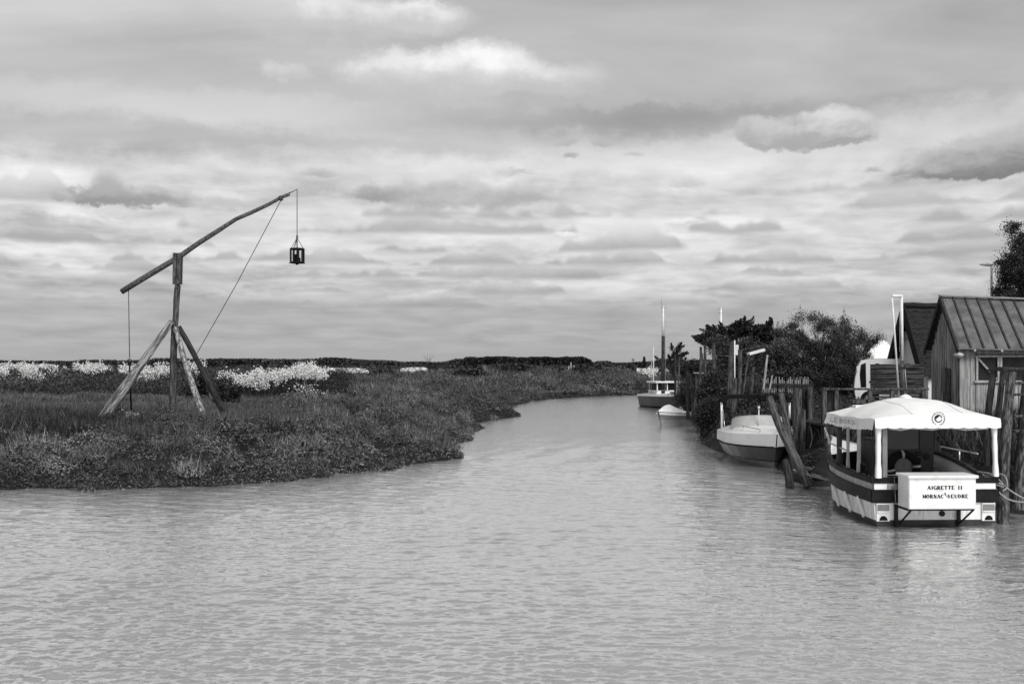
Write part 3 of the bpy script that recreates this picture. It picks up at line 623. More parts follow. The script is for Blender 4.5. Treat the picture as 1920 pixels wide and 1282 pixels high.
# ================================================================ BOATS
def loft(L, beam_, levels, fac, sheer, rake, n=22, flare=1.6):
    """hull surface: levels (z at stern), fac (half-beam factor at stern); local y runs stern->bow"""
    def pt(i, lev, side):
        tt = (i / n) ** .85; z0 = levels[lev]; zt = levels[-1]; u = (z0 - levels[0]) / (zt - levels[0])
        y = L * tt - rake * (1 - u) ** 1.2 * tt ** 3
        bm_ = np.interp(tt * L, *beam_); f = fac[lev] * (1 - (1 - u) * min(1, max(0, (tt - .45) / .55)) ** flare * .75)
        return Vector((side * bm_ * f, y, z0 + sheer(tt) * (u ** 1.0 if u > .0 else 0)))
    return pt
def band(pt, n, a, b, off=0., transom=True, q=None, sub=1):
    q = q or MB(); L_, R_ = [], []
    for lev in (a, b):
        l = [pt(i, lev, -1) for i in range(n + 1)]; r = [pt(i, lev, 1) for i in range(n + 1)]
        row = l[::-1] + r
        c = [v.copy() for v in row]
        if off:
            for i, v in enumerate(row):
                p_, q_ = row[max(0, i - 1)], row[min(len(row) - 1, i + 1)]
                tt = (q_ - p_); nrm = Vector((tt.y, -tt.x, 0)).normalized() if tt.length > 1e-6 else Vector((0, 1, 0))
                sgn = 1 if (i < len(row) / 2) else 1
                c[i] = v - nrm * off * -1 * sgn if nrm.dot(Vector((v.x, .05, 0))) > 0 else v - nrm * off
        L_.append(c)
    return L_
def strip(pt, n, a, b, off, m, name, parent, transom=True):
    """a closed band round the hull: out by off, port -> bow is shared, transom closes it"""
    def row(lev):
        l = [pt(i, lev, -1) for i in range(n, -1, -1)]; r = [pt(i, lev, 1) for i in range(n + 1)]; return l, r
    q = MB()
    def push(v, side, i, lev):
        a_ = pt(max(0, i - 1), lev, side); b_ = pt(min(n, i + 1), lev, side); tt = b_ - a_; nn = Vector((tt.y, -tt.x, 0)).normalized() * side
        if nn.x * side < 0: nn = -nn
        return v + nn * off
    for side in (-1, 1):
        A = [push(pt(i, a, side), side, i, a) for i in range(n + 1)]; B = [push(pt(i, b, side), side, i, b) for i in range(n + 1)]
        if off > .004:
            A0 = [pt(i, a, side) for i in range(n + 1)]; B0 = [pt(i, b, side) for i in range(n + 1)]; q.grid([A0, A, B, B0], False)
        else: q.grid([A, B])
    if transom:
        a0, a1, b0_, b1 = pt(0, a, -1), pt(0, a, 1), pt(0, b, -1), pt(0, b, 1); o_ = Vector((0, -max(off, 0), 0)); ex = Vector((off, 0, 0))
        q.face([a0 + o_ - ex, a1 + o_ + ex, b1 + o_ + ex, b0_ + o_ - ex])
        if off > .004: q.face([b0_ + o_ - ex, b1 + o_ + ex, b1, b0_]); q.face([a0 + o_ - ex, a1 + o_ + ex, a1, a0])
    return q.build(name, m, parent)
# ---- the passenger launch
BX, BY = 7.60, 17.9
t = thing('passenger_launch', 'white passenger launch with a pale canopy and a lettered box on its stern', 'launch', (BX, BY, 0), math.radians(2.0))
LCH = t; n = 24; LV = [-.35, .12, .43, .66, .78, .875]
sh = lambda u: .12 * u + .24 * u ** 2.2
pt = loft(5.3, ([0, 1.0, 1.8, 2.6, 3.6, 4.5, 5.1, 5.3], [1.13, 1.15, 1.11, .99, .67, .34, .1, .02]), LV, [.78, .96, .985, 1.0, 1.0, 1.0], sh, .55, n)
strip(pt, n, 0, 1, .0, mat('antifoul', .02, .05, .6, 3, extra=grime(.4, 6)), 'hull_bottom', t)
strip(pt, n, 1, 2, .0, mat('launch_white', .74, .62, .4, 2.5, (3, 3, .8), extra=grime(.5, 4)), 'hull_side', t)
strip(pt, n, 2, 3, .035, BLK, 'rubbing_band', t)
strip(pt, n, 3, 4, .0, mat('launch_strake', .30, .42, .6, 7, extra=grime(.4, 8)), 'top_strake', t, transom=False)
q = MB(); q.box((0, .0, .722), (2.22, .03, .118)); q.build('transom_board', PAINTW, t)
strip(pt, n, 4, 5, .03, BLK, 'gunwale', t)
q = MB(); IN = .06
for s in (-1, 1):
    top = [pt(i, 5, s) + Vector((0, 0, .012)) for i in range(n + 1)]; ins = [v - Vector((s * min(IN, abs(v.x)), 0, 0)) for v in top]; q.grid([top, ins], False)
q.face([(-1.13, -.03, .888), (1.13, -.03, .888), (1.13, .09, .888), (-1.13, .09, .888)]); q.build('gunwale_cap', mat('cap_dark', .03, .06, .6, 5, spec=.15), t)
q = MB()
for s in (-1, 1):
    up = [pt(i, 5, s) for i in range(n + 1)]; up = [Vector((v.x - s * min(.07, abs(v.x)), v.y, v.z)) for v in up]; lo = [Vector((v.x * .9, v.y - (.1 if i > n - 3 else 0), .2)) for i, v in enumerate(up)]; q.grid([up, lo])
q.face([(-1.1, .06, .87), (1.1, .06, .87), (1.0, .06, .2), (-1.0, .06, .2)]); q.build('bulwark', PAINTW, t)
q = MB(); rows = [[pt(i, 3, -1) * .93, pt(i, 3, 1) * .93] for i in range(n + 1)]
rows = [[Vector((a.x, max(a.y, .06), .3)), Vector((b.x, max(b.y, .06), .3))] for a, b in rows]; q.grid(rows, False); q.build('deck', mat('deck_grey', .25, .35, .7, 4), t)
q = MB(); yb = 3.9; rows = []
for i in range(n + 1):
    a, b_ = pt(i, 5, -1), pt(i, 5, 1)
    if a.y > 3.2: rows.append([a + Vector((.05, 0, -.05)), (a + b_) / 2 + Vector((0, 0, .05)), b_ + Vector((-.05, 0, -.05))])
q.grid(rows); q.build('foredeck', PAINTW, t)
for s in (-1, 1): q = MB(); q.box((s * .80, 1.05, .52), (.34, 1.6, .05)); q.box((s * .66, 1.05, .39), (.03, 1.6, .24)); q.build('bench', PAINTW, t)
q = MB(); rows = []
for i in range(15):
    u_ = i / 14; y__ = .25 + 2.6 * u_; xb_ = float(np.interp(y__, [0, 1.0, 1.8, 2.6, 3.6], [1.13, 1.15, 1.11, .99, .67])) - .12; zt_ = .89 + .34 * math.sin(math.pi * min(1, u_ * 1.02) / 2) ** 1.1
    rows.append([Vector((xb_, y__, .80)), Vector((xb_, y__, zt_ - .07)), Vector((xb_ + .03, y__, zt_ - .07)), Vector((xb_ + .03, y__, .80))])
q.grid(rows, True, close=True); sc2 = q.build('side_coaming', PAINTW, t)
q = MB(); q.tube([(r[1] + r[2]) / 2 + Vector((0, 0, .035)) for r in rows], .05, 8); q.build('coaming_cap', MATS['cap_dark'], sc2)
# stern box
bx0 = thing_box = None
q = MB(); q.box((-.125, -.34, .40 + .27), (1.19, .46, .56), bev=.015); ob = q.build('stern_box', PAINTW, t)
q = MB(); q.box((-.125, -.345, .955), (1.25, .53, .055), bev=.012); q.build('lid', PAINTW, ob)
def text(s_, size, loc, m, parent, name='lettering', ex=.0015, off=.006, rot=(math.pi / 2, 0, 0), sx=1., shear=0.):
    cu = bpy.data.curves.new(name, 'FONT'); cu.body = s_; cu.size = size; cu.align_x = 'CENTER'; cu.align_y = 'CENTER'; cu.extrude = ex; cu.offset = off; cu.space_character = 1.18; cu.shear = shear
    tmp = bpy.data.objects.new('tmp', cu); COL.objects.link(tmp); bpy.context.view_layer.update()
    me = bpy.data.meshes.new_from_object(tmp.evaluated_get(bpy.context.evaluated_depsgraph_get())); bpy.data.objects.remove(tmp); me.name = name
    me.materials.clear(); o = link(name, me, m, parent, loc); o.rotation_euler = rot; o.scale = (sx, 1, 1); return o
# serif capitals cut from bars, stencil fashion
GL = {'A': [(0, 0, .42, 1, 1), (.42, 1, .9, 0, 2.2), (.2, .33, .68, .33, .7)], 'I': [(.3, 0, .3, 1, 2.2)], 'G': [(.85, .85, .45, 1, .8), (.45, 1, .08, .75, 1.4), (.08, .75, .08, .25, 2.2), (.08, .25, .45, 0, 1.4), (.45, 0, .85, .15, .8), (.85, 0, .85, .45, 1.9), (.55, .45, .95, .45, .7)],
      'R': [(.12, 0, .12, 1, 2.2), (.12, 1, .6, .96, .8), (.66, .95, .66, .55, 2), (.12, .5, .6, .52, .8), (.42, .5, .85, 0, 2)], 'E': [(.12, 0, .12, 1, 2.2), (.12, .98, .78, .98, .8), (.12, .5, .55, .5, .8), (.12, .02, .8, .02, .8), (.78, .98, .78, .78, .8), (.8, .02, .8, .25, .8)],
      'T': [(.42, 0, .42, 1, 2.2), (0, .98, .85, .98, .8), (0, .98, 0, .75, .8), (.85, .98, .85, .75, .8)], 'M': [(.05, 0, .05, 1, .9), (.05, 1, .45, .1, 2), (.45, .1, .88, 1, .8), (.92, 0, .92, 1, 2.2)], 'O': [(.45, 1, .1, .7, 1.4), (.1, .7, .1, .3, 2.2), (.1, .3, .45, 0, 1.4), (.45, 0, .8, .3, 1.4), (.8, .3, .8, .7, 2.2), (.8, .7, .45, 1, 1.4)],
      'N': [(.1, 0, .1, 1, .9), (.08, 1, .8, 0, 2.2), (.8, 0, .8, 1, .9)], 'C': [(.85, .82, .45, 1, .9), (.45, 1, .1, .75, 1.4), (.1, .75, .1, .25, 2.2), (.1, .25, .45, 0, 1.4), (.45, 0, .85, .18, .9)],
      'S': [(.75, .82, .42, 1, .9), (.42, 1, .12, .76, 1.3), (.12, .76, .75, .28, 2.2), (.75, .28, .42, 0, 1.3), (.42, 0, .08, .2, .9)], 'U': [(.1, 1, .1, .3, 2.2), (.1, .3, .45, 0, 1.4), (.45, 0, .8, .3, 1), (.8, .3, .8, 1, .9)],
      'D': [(.12, 0, .12, 1, 2.2), (.12, 1, .6, .9, .8), (.75, .8, .75, .2, 2.2), (.12, 0, .6, .1, .8)], 'B': [(.12, 0, .12, 1, 2.2), (.12, 1, .6, .96, .8), (.66, .92, .66, .58, 2), (.12, .5, .6, .5, .8), (.7, .45, .7, .08, 2), (.12, 0, .6, .02, .8)], 'L': [(.12, 0, .12, 1, 2.2), (.12, .02, .75, .02, .8)], ' ': []}
SER = {'A': [0, .9], 'I': [.3], 'R': [.12], 'M': [.05, .92], 'N': [.1], 'T': [.42], 'D': [], 'E': [], 'U': []}
def letters(s_, h_, x0, z0, y, m, parent, adv=1.22, name='lettering', tz=0.):
    q = MB(); x = x0; wd = h_ * .82
    for ch in s_:
        for a, b_, c_, d_, th in GL[ch]:
            q.beam((x + a * wd, y, z0 + b_ * h_), (x + c_ * wd, y, z0 + d_ * h_), .011 * th * h_ / .075, .004, up=Vector((0, 1, 0)))
        for sx_ in SER.get(ch, []): q.box((x + sx_ * wd, y, z0), (.36 * wd, .004, h_ * .09)); 
        x += wd * (adv if ch not in 'I ' else adv * .68)
    return q.build(name, m, parent), x
letters('AIGRETTE II', .064, -.39, .735, -.573, INK, ob)
letters('MORNAC', .064, -.475, .585, -.573, INK, ob)
letters('S', .043, -.095, .640, -.573, INK, ob); letters('SEUDRE', .064, -.04, .585, -.573, INK, ob)
q = MB(); q.beam((-.095, -.573, .655), (-.035, -.573, .60), .010, .004, up=Vector((0, 1, 0))); q.build('lettering', INK, ob)
q = MB(); q.box((-.125, -.3, .375), (1.2, .42, .035)); 
for xx in (-.72, .42):
    q.beam((xx, -.04, .02), (xx, -.04, .4), .06, .05); q.beam((xx + (.05 if xx < 0 else -.0), -.06, .06), (xx + (.09 if xx < 0 else .06), -.45, .36), .03, .03)
q.build('box_bracket', BLK, t)
for xx in (-.95, .97):
    q = MB(); q.box((xx, -.02, .26), (.24, .03, .32)); pl = q.build('exhaust_plate', PAINTW, t)
    q = MB(); q.box((xx, -.038, .345), (.215, .012, .11)); q.build('louvre', PAINTG, pl)
    q = MB(); q.box((xx, -.045, .272), (.22, .03, .022)); q.build('ledge', PAINTW, pl)
    q = MB(); a_ = [(xx + .075 * math.cos(math.pi * i / 10), -.04, .115 + .085 * math.sin(math.pi * i / 10)) for i in range(11)]; q.face(a_); q.face([(a, b_ + .01, c_) for a, b_, c_ in a_][::-1]); q.build('flap', BLKG, pl)
q = MB(); q.tube([(.13, -.02, .23), (.13, .01, .23)], .052, 14); q.tube([(.13, -.035, .23), (.13, -.0, .23)], .02, 10); q.build('exhaust_port', BLK, t)
for i, yy in enumerate((.55, 1.2, 1.95)):   # white fender boards on the port side
    bw_ = float(np.interp(yy, [0, 1.0, 1.8, 2.6], [1.13, 1.15, 1.11, .99])); q = MB(); q.beam(Vector((-bw_ - .015, yy + .1, .46)), Vector((-bw_ * .965 - .015, yy - .12, .12)), .04, .10, up=Vector((0, 1, 0))); q.build('fender_board', PAINTW, t)
q = MB(); q.box((-.62, -.035, .72), (.5, .02, .1)); q.build('weathered_patch', mat('worn_strake', .15, .35, .8, 12), t)
# wheelhouse bulkhead
cg = mat('console_grey', .025, .045, .6, 3, extra=grime(.3, 3))
q = MB(); x0, x1, y_ = -.46, .60, 1.35; zt = 1.70
q.box(((x0 + x1) / 2, y_, .78), (x1 - x0, .06, .98)); q.box((x0 + .07, y_, (1.27 + zt) / 2), (.14, .06, zt - 1.27)); q.box((x1 - .14, y_, (1.27 + zt) / 2), (.28, .06, zt - 1.27)); q.box(((x0 + x1) / 2, y_, zt + .035), (x1 - x0, .06, .07))
q.box((x0 - .0, y_ + .5, .85), (.05, .92, 1.1)); q.box((x1 + .0, y_ + .5, .85), (.05, .92, 1.1)); q.box(((x0 + x1) / 2, y_ + .5, 1.42), (x1 - x0 - .06, .9, .04))
wh = q.build('wheelhouse', cg, t)
q = MB(); q.box(((x0 + x1) / 2 - .07, y_ + .0, 1.485), (.64, .012, .43)); q.build('window_pane', GLASSD, wh)
q = MB()
for r_ in range(28):
    a0, a1 = 2 * math.pi * r_ / 28, 2 * math.pi * (r_ + 1) / 28
R0 = .255; cxx, czz = -.02, .93
q.tube([Vector((cxx + R0 * math.cos(2 * math.pi * i / 28), y_ - .10, czz + R0 * math.sin(2 * math.pi * i / 28))) for i in range(29)], .072, 10, cap=False); rb = q.build('life_ring', BLKG, t)
for a_ in (.1, 1.7, 3.35, 4.9):
    q = MB(); c_ = Vector((cxx + R0 * math.cos(a_), y_ - .10, czz + R0 * math.sin(a_))); tn = Vector((-math.sin(a_), 0, math.cos(a_))); q.tube([c_ - tn * .022, c_ + tn * .022], .078, 12); q.build('white_band', GALV, rb)
q = MB(); q.tube([(cxx, y_ - .06, czz), (cxx, y_ - .04, czz)], .19, 22); q.build('round_plate', PAINTG, wh)
for bx_ in (((.30, y_ - .045, 1.19), (.12, .03, .08)), ((.30, y_ - .045, 1.07), (.07, .03, .07))): q = MB(); q.box(*bx_); q.build('instrument', BLK, wh)
for x_, z_, r_ in ((.45, 1.13, .06), (-.37, 1.12, .04)): q = MB(); q.tube([(x_, y_ - .05, z_), (x_, y_ - .02, z_)], r_, 14); q.build('instrument', BLK, wh)
# seats, rails, cleats
q = MB(); q.box((-.62, 2.4, .88), (.30, .1, .5)); q.box((-.62, 2.2, .66), (.3, .4, .06)); q.build('helm_seat', BLKG, t)
def pipes(paths, r, name, m, parent):
    q = MB()
    for p_ in paths: q.tube(p_, r, 7)
    return q.build(name, m, parent)
pipes([[(1.02, 2.1, 1.06), (1.03, 1.95, 1.27), (1.09, 1.0, 1.25), (1.09, .6, 1.25)], [(1.09, 1.3, .96), (1.09, 1.3, 1.26)]], .018, 'handrail', STEEL, t)
pipes([[(-.52, 4.0, 1.1), (-.55, 3.9, 1.34), (-.9, 2.8, 1.28), (-1.07, 1.4, 1.24)], [(-.15, 5.2, 1.2), (-.2, 5.1, 1.46), (-.3, 4.8, 1.46), (-.54, 3.95, 1.36)], [(-.25, 4.7, 1.15), (-.3, 4.8, 1.46)], [(.1, 5.1, 1.2), (.2, 5.0, 1.46), (.35, 4.6, 1.46)]], .018, 'pulpit', STEEL, t)
pipes([[(-1.10, .35, .87), (-1.10, .35, 1.08), (-1.10, .62, 1.08), (-1.10, .62, .88)], [(-1.1, .15, .9), (-1.1, .2, 1.0)]], .016, 'grab_rail', BLK, t)
pipes([[(-1.13, .2, .9), (-.2, -.02, .93)], [(-.75, -.03, .9), (-.72, -.05, .2)]], .007, 'stern_line', ROPE, t)
# canopy
def canopy():
    cx0, cx1, cy0, cy1 = -1.15, 1.13, -.14, 2.30; zE = 1.94; q = MB(); nu, nv = 34, 26
    def roof(u, v):
        x = cx0 + (cx1 - cx0) * u; y = cy0 + (cy1 - cy0) * v
        a = 1 - abs(2 * u - 1) ** 2.1; b_ = 1 - abs(2 * v - 1) ** 2.0
        z = zE + .33 * a ** .9 * (.30 + .70 * b_) - .05 * (1 - b_) * 0
        z -= .035 * math.sin(math.pi * v) * (1 - a) * (1 if u < .5 else .6)            # the eaves sag between the posts
        z += .012 * math.sin(9 * u + 4 * v) * b_ + .010 * math.sin(17 * v - 6 * u)
        return Vector((x, y, z))
    q.grid([[roof(i / nu, j / nv) for j in range(nv + 1)] for i in range(nu + 1)]); q.grid([[roof(i / nu, j / nv) - Vector((0, 0, .012)) for j in range(nv + 1)] for i in range(nu + 1)])
    cn = q.build('canopy', CANV, t)
    q = MB()
    per = [(i / 60, 0, 0) for i in range(61)] + [(1, i / 60, 1) for i in range(1, 61)] + [(1 - i / 60, 1, 2) for i in range(1, 61)] + [(0, 1 - i / 60, 3) for i in range(1, 61)]
    A, B, C_ = [], [], []
    for k_, (u, v, sd_) in enumerate(per):
        p_ = roof(u, v); o_ = [Vector((0, -1, 0)), Vector((1, 0, 0)), Vector((0, 1, 0)), Vector((-1, 0, 0))][sd_]
        sc_ = abs(math.sin(k_ * math.pi / (6 if sd_ % 2 == 0 else 3))) * (.014 if sd_ % 2 == 0 else .02)
        d_ = (.17 if sd_ == 0 else .20 if sd_ == 3 else .15) + sc_ - .012
        if sd_ == 0: d_ += p_.z - zE - .0
        ex = .03 if sd_ != 3 else .03 + .05 * v
        A.append(p_); B.append(p_ + o_ * .02 + Vector((0, 0, -.07))); C_.append(p_ + o_ * (ex + .01 * math.sin(k_ * .9)) + Vector((0, 0, -d_)))
    q.grid([A, B, C_], True, close=False)
    q.build('valance', CANV, cn)
    for u_ in (.30, .70):
        q = MB(); q.tube([roof(u_, j / 20) + Vector((0, 0, .002)) for j in range(21)], .004, 5); q.build('seam', CANG, cn)
    q = MB(); hx = roof(.5, .55); q.tube([hx + Vector((0, 0, z_)) for z_ in (-.02, .02, .05, .065)], [.13, .105, .06, .015], 12); q.build('finial', CANV, cn)
    q = MB(); hx = roof(.13, .75); q.box(hx + Vector((.1, .0, .03)), (.14, .2, .06)); q.build('cloth_pad', CANV, cn)
    # emblem on the aft slope: ring, dark disc, pale bird
    ez = 1.945; ex_ = -.01; ey = cy0 - .032
    def arc(r, w_, a0, a1, m, name, k_=20, yo=0.):
        q = MB(); R_ = [[Vector((ex_ + (r + s * w_ / 2) * math.cos(a0 + (a1 - a0) * i / k_), ey - yo, ez + (r + s * w_ / 2) * math.sin(a0 + (a1 - a0) * i / k_))) for i in range(k_ + 1)] for s in (-1, 1)]
        q.grid(R_, False); return q
    q = MB()
    for k_ in range(26):      # illegible ring of small lettering
        a0 = 2 * math.pi * k_ / 26; z_ = arc(.112, .018 if k_ % 3 else .024, a0, a0 + .11 + .05 * (k_ % 2), None, '', 2); b0_ = len(q.v); q.v += z_.v; q.f += [tuple(i + b0_ for i in f) for f in z_.f]; q.sm += z_.sm; q.mi += z_.mi
    em = q.build('emblem_ring', INK, cn)
    q = arc(.062, .016, .2, 6.1, None, '', 30); b0_ = len(q.v)
    q.face([(ex_ - .02 + .05 * math.cos(a_), ey, ez + .028 + .03 * math.sin(a_)) for a_ in [i * .4488 for i in range(14)]]); q.build('emblem_disc', INK, cn)
    q = MB(); q.face([(ex_ + a, ey - .004, ez + b_) for a, b_ in [(-.045, -.02), (-.03, .012), (-.008, .018), (0, .035), (.015, .042), (.03, .034), (.045, .03), (.03, .022), (.028, .0), (.04, -.02), (.02, -.045), (-.02, -.048)]]); q.build('emblem_bird', CANV, cn)
    # the dim lettering on the port valance: LE BORD with a few strokes
    q = MB(); yy = 1.55; zz = zE - .155
    for s_ in [(0, 0, 0, 1), (0, 0, .35, 0), (.5, 0, .5, 1), (.5, 1, .8, 1), (.5, .5, .75, .5), (.5, 0, .8, 0), (1.2, 0, 1.2, 1), (1.2, 1, 1.5, .8), (1.5, .8, 1.2, .5), (1.2, .5, 1.55, .25), (1.55, .25, 1.2, 0), (1.75, .2, 1.75, .8), (1.75, .8, 2.05, .8), (2.05, .8, 2.05, .2), (2.05, .2, 1.75, .2), (2.25, 0, 2.25, 1), (2.25, 1, 2.5, .8), (2.5, .8, 2.25, .5), (2.25, .5, 2.55, 0), (2.75, 0, 2.75, 1), (2.75, 1, 3.1, .5), (3.1, .5, 2.75, 0)]:
        f = lambda a, b_: Vector((cx0 - .045 - .05 * (1 - (yy + (3.1 - a) * .0 - a * .33) / cy1) * 0 - .05 * ((yy - a * .33 + .3) / cy1) * .5 - .012, 1.85 - a * .40, zz + b_ * .085))
        q.beam(f(s_[0], s_[1]), f(s_[2], s_[3]), .02, .006, up=Vector((1, 0, 0)))
    q.build('valance_lettering', mat('ink_grey', .22, .34), cn)
    # frame
    q = MB()
    for xx in (-1.08, 1.06):
        q.tube([(xx, -.05, 1.86), (xx, 2.3, 1.84)], .018, 7)
    for yy in (-.05, 1.1, 2.28): q.tube([(-1.08, yy, 1.86), (-.6, yy, 1.98 + (.1 if yy > 1 and yy < 2 else 0)), (0, yy, 2.04 + (.1 if yy > 1 and yy < 2 else 0)), (.6, yy, 1.98 + (.1 if yy > 1 and yy < 2 else 0)), (1.06, yy, 1.86)], .016, 7)
    q.build('canopy_frame', STEEL, t)
    q = MB(); q.tube([(-.85 + i * .2, -.03 + random.uniform(-.02, .02), 1.765 + random.uniform(-.012, .012)) for i in range(10)], [.02 + random.uniform(0, .02) for _ in range(10)], 7); q.build('rolled_curtain', CANG, t)
    def post(x_, y_, w_, m, z0=.86, lean=0., foot=True):
        q = MB(); k_ = 7; rows = []
        for i in range(k_ + 1):
            z_ = z0 + (1.84 - z0) * i / k_; ww = w_ * (1 - .22 * math.sin(math.pi * i / k_) + .08 * math.sin(i * 2.1)); xx = x_ + lean * (1 - i / k_)
            rows.append([Vector((xx + ww * a, y_ + ww * b_, z_)) for a, b_ in [(-.5, -.3), (-.2, -.5), (.25, -.42), (.5, -.2), (.5, .4), (-.4, .45)]])
        q.grid(rows, True, close=True); q.face(rows[-1]); q.face(rows[0][::-1]); p_ = q.build('canopy_post', m, t)
        if foot:
            q = MB(); q.tube([(x_ + lean, y_, z0 + .01), (x_ + lean - .03, y_ - .04, z0 - .1)], .02, 6); q.build('post_tie', CANV, p_)
    post(-1.05, -.05, .11, CANV, .88, foot=False); post(1.06, -.05, .10, CANV, .90, .03, foot=False); post(-1.10, .72, .085, CANG); post(-1.07, 1.35, .07, CANG); post(-1.0, 2.0, .12, mat('canvas_dark', .04, .07, .8, 4)); post(.98, 2.1, .07, MATS['canvas_dark'], .95)
    for p__ in ([(-1.14, -.02, .9), (-1.14, -.02, 1.83)], [(-.93, .02, .9), (-.93, .02, 1.80)], [(1.13, -.02, .9), (1.12, -.02, 1.83)], [(-.85, .2, .9), (-.85, .2, 1.8)]): pipes([p__], .012, 'stay_pole', BLK, t)
    q = MB(); q.box((-.915, .0, 1.33), (.09, .05, .9)); q.build('clear_screen', PAINTG, t)
canopy()
# ---- the speedboat
c = P(1418, 700, 31.3); t = thing('speedboat', 'white and dark grey cabin speedboat with a black folded bimini and smoked windscreen', 'speedboat', (c.x + .03, 32.1, 0), math.radians(180 - 5))
n = 26; LV = [-.30, .12, .50, .82]
pt = loft(4.7, ([0, 2.2, 3.1, 3.7, 4.2, 4.55, 4.7], [1.06, 1.08, 1.0, .82, .54, .25, .0]), LV, [.30, .80, 1.0, .985], lambda u: .12 * u + .05 * u ** 3, .75, n, 1.0)
strip(pt, n, 0, 1, 0, mat('boat_bottom', .14, .10, .3, 2), 'hull_bottom', t); strip(pt, n, 1, 2, 0, HULLG, 'hull_side', t); strip(pt, n, 2, 3, .03, GEL, 'topside', t)
q = MB()
for s in (-1, 1):
    A = [pt(i, 2, s) + Vector((s * .045, 0, .0)) for i in range(n + 1)]; q.tube(A, .022, 6)
q.build('rub_rail', BLKG, t)
q = MB()
for s in (-1, 1): q.tube([pt(i, 1, s) + Vector((s * .01, 0, .03)) for i in range(4, n + 1)], .016, 5)
q.build('chine_stripe', BLK, t)
q = MB(); rows = []
for i in range(n + 1):
    a = pt(i, 3, -1); hw = abs(a.x) + .02; crown = .20 * min(1, max(0, (4.65 - a.y) / 2.0)) * min(1, hw / .6)
    rows.append([Vector((hw * k_, a.y, a.z + crown * (1 - abs(k_) ** 2.4))) for k_ in np.linspace(-1, 1, 13)])
q.grid(rows); q.build('deck', GEL, t)
q = MB()   # windscreen: a bent band, raked aft
def ws(u, z):
    a = math.pi * u; return Vector((-.86 * math.cos(a) * (1 - .10 * z), 1.35 + .95 * math.sin(a) ** .6 - .35 * z, 0.93 + .44 * z * max(.0, math.sin(a)) ** .22))
q.grid([[ws(i / 24, z) for i in range(25)] for z in (0, .33, .66, 1)]); wsn = q.build('windscreen', mat('smoked_screen', .44, .38, .3, 2, spec=.3), t)
q = MB(); q.tube([ws(i / 24, 1) for i in range(25)], .014, 6); q.build('screen_frame', GALV, wsn)
def bim(u):
    a = math.pi * u; return Vector((-1.04 * (abs(math.cos(a)) ** .35) * (1 if math.cos(a) > 0 else -1), .9, 1.72 + .20 * math.sin(a) ** .4))
q = MB(); q.grid([[bim(i / 24) + Vector((0, dy_, dz_)) for i in range(25)] for dy_, dz_ in ((-.08, -.06), (.08, -.07), (.10, .05), (-.06, .06), (-.08, -.06))], False); q.build('folded_bimini', BLKG, t)
pipes([[(-1.04, .9, .85), (-1.05, .9, 1.72)], [(1.04, .9, .85), (1.05, .9, 1.72)]], .032, 'bimini_leg', PAINTW, t)
pipes([[(-1.02, 1.5, .9), (-1.01, .95, 1.5)], [(1.02, 1.5, .9), (1.01, .95, 1.5)], [(1.0, .3, .85), (1.01, .88, 1.65)]], .012, 'bimini_strut', STEEL, t)
for s in (-1, 1): pipes([[(s * .92, 2.0, .88), (s * .84, 2.4, 1.12), (s * .68, 3.3, 1.12), (s * .36, 4.0, 1.08), (s * .34, 4.15, .92)], [(s * .68, 3.2, .95), (s * .70, 3.1, 1.12)]], .014, 'bow_rail', STEEL, t)
q = MB(); q.box((.0, 4.3, .98), (.12, .2, .04)); q.build('bow_roller', STEEL, t)
q = MB(); q.tube([(.1, 2.2, 1.1), (.1, 2.2, 1.6)], .016, 5); q.tube([(.1, 2.2, 1.58), (.1, 2.2, 1.66)], .035, 8); q.build('nav_light', PAINTW, t)
q = MB(); q.box((0, -.15, .75), (.42, .35, .55), bev=.06); q.box((0, -.18, .3), (.18, .25, .7), bev=.03); q.build('outboard_motor', BLKG, t)
for s in (-1, 1):
    q = MB(); q.box((s * .45, .95, .85), (.5, .5, .5), bev=.05); q.build('seat', CANG, t)
# ---- the small dinghy
c = P(1272, 700, 48.6); t = thing('covered_dinghy', 'small white dinghy with a peaked white cover and a black outboard', 'dinghy', (c.x + .5, 49.4, 0), math.radians(142))
pt = loft(2.7, ([0, 1.3, 2.0, 2.45, 2.7], [.58, .60, .46, .25, .02]), [-.2, .22, .42, .52], [.7, .92, 1, 1.02], lambda u: .14 * u ** 2, .4, 16)
strip(pt, 16, 0, 1, 0, mat('dinghy_grey', .32, .25, .4, 3), 'hull_bottom', t); strip(pt, 16, 1, 2, 0, mat('dinghy_side', .22, .16, .4, 3), 'hull_side', t); strip(pt, 16, 2, 3, .03, PAINTW, 'gunwale', t)
q = MB(); rows = []
for i in range(17):
    a = pt(i, 3, -1); hw = abs(a.x) * .96; pk = .40 * np.interp(a.y, [0, 1.7, 2.2, 2.7], [.10, 1, .75, .1])
    rows.append([Vector((hw * k_, a.y, a.z + .03 + pk * (1 - abs(k_)) ** 1.0)) for k_ in (-1, -.6, -.25, 0, .25, .6, 1)])
q.grid(rows); q.build('cover', CANV, t)
q = MB(); q.box((-.60, .25, .36), (.03, .4, .2)); q.build('number_plate', mat('plate', .55, .3, .5, 40), t)
q = MB(); q.box((0, -.22, .62), (.3, .36, .42), bev=.06); q.box((0, -.25, .2), (.14, .18, .6), bev=.03); q.beam((0, 0, .7), (0, .5, .95), .04, .04); q.build('outboard_motor', BLK, t)
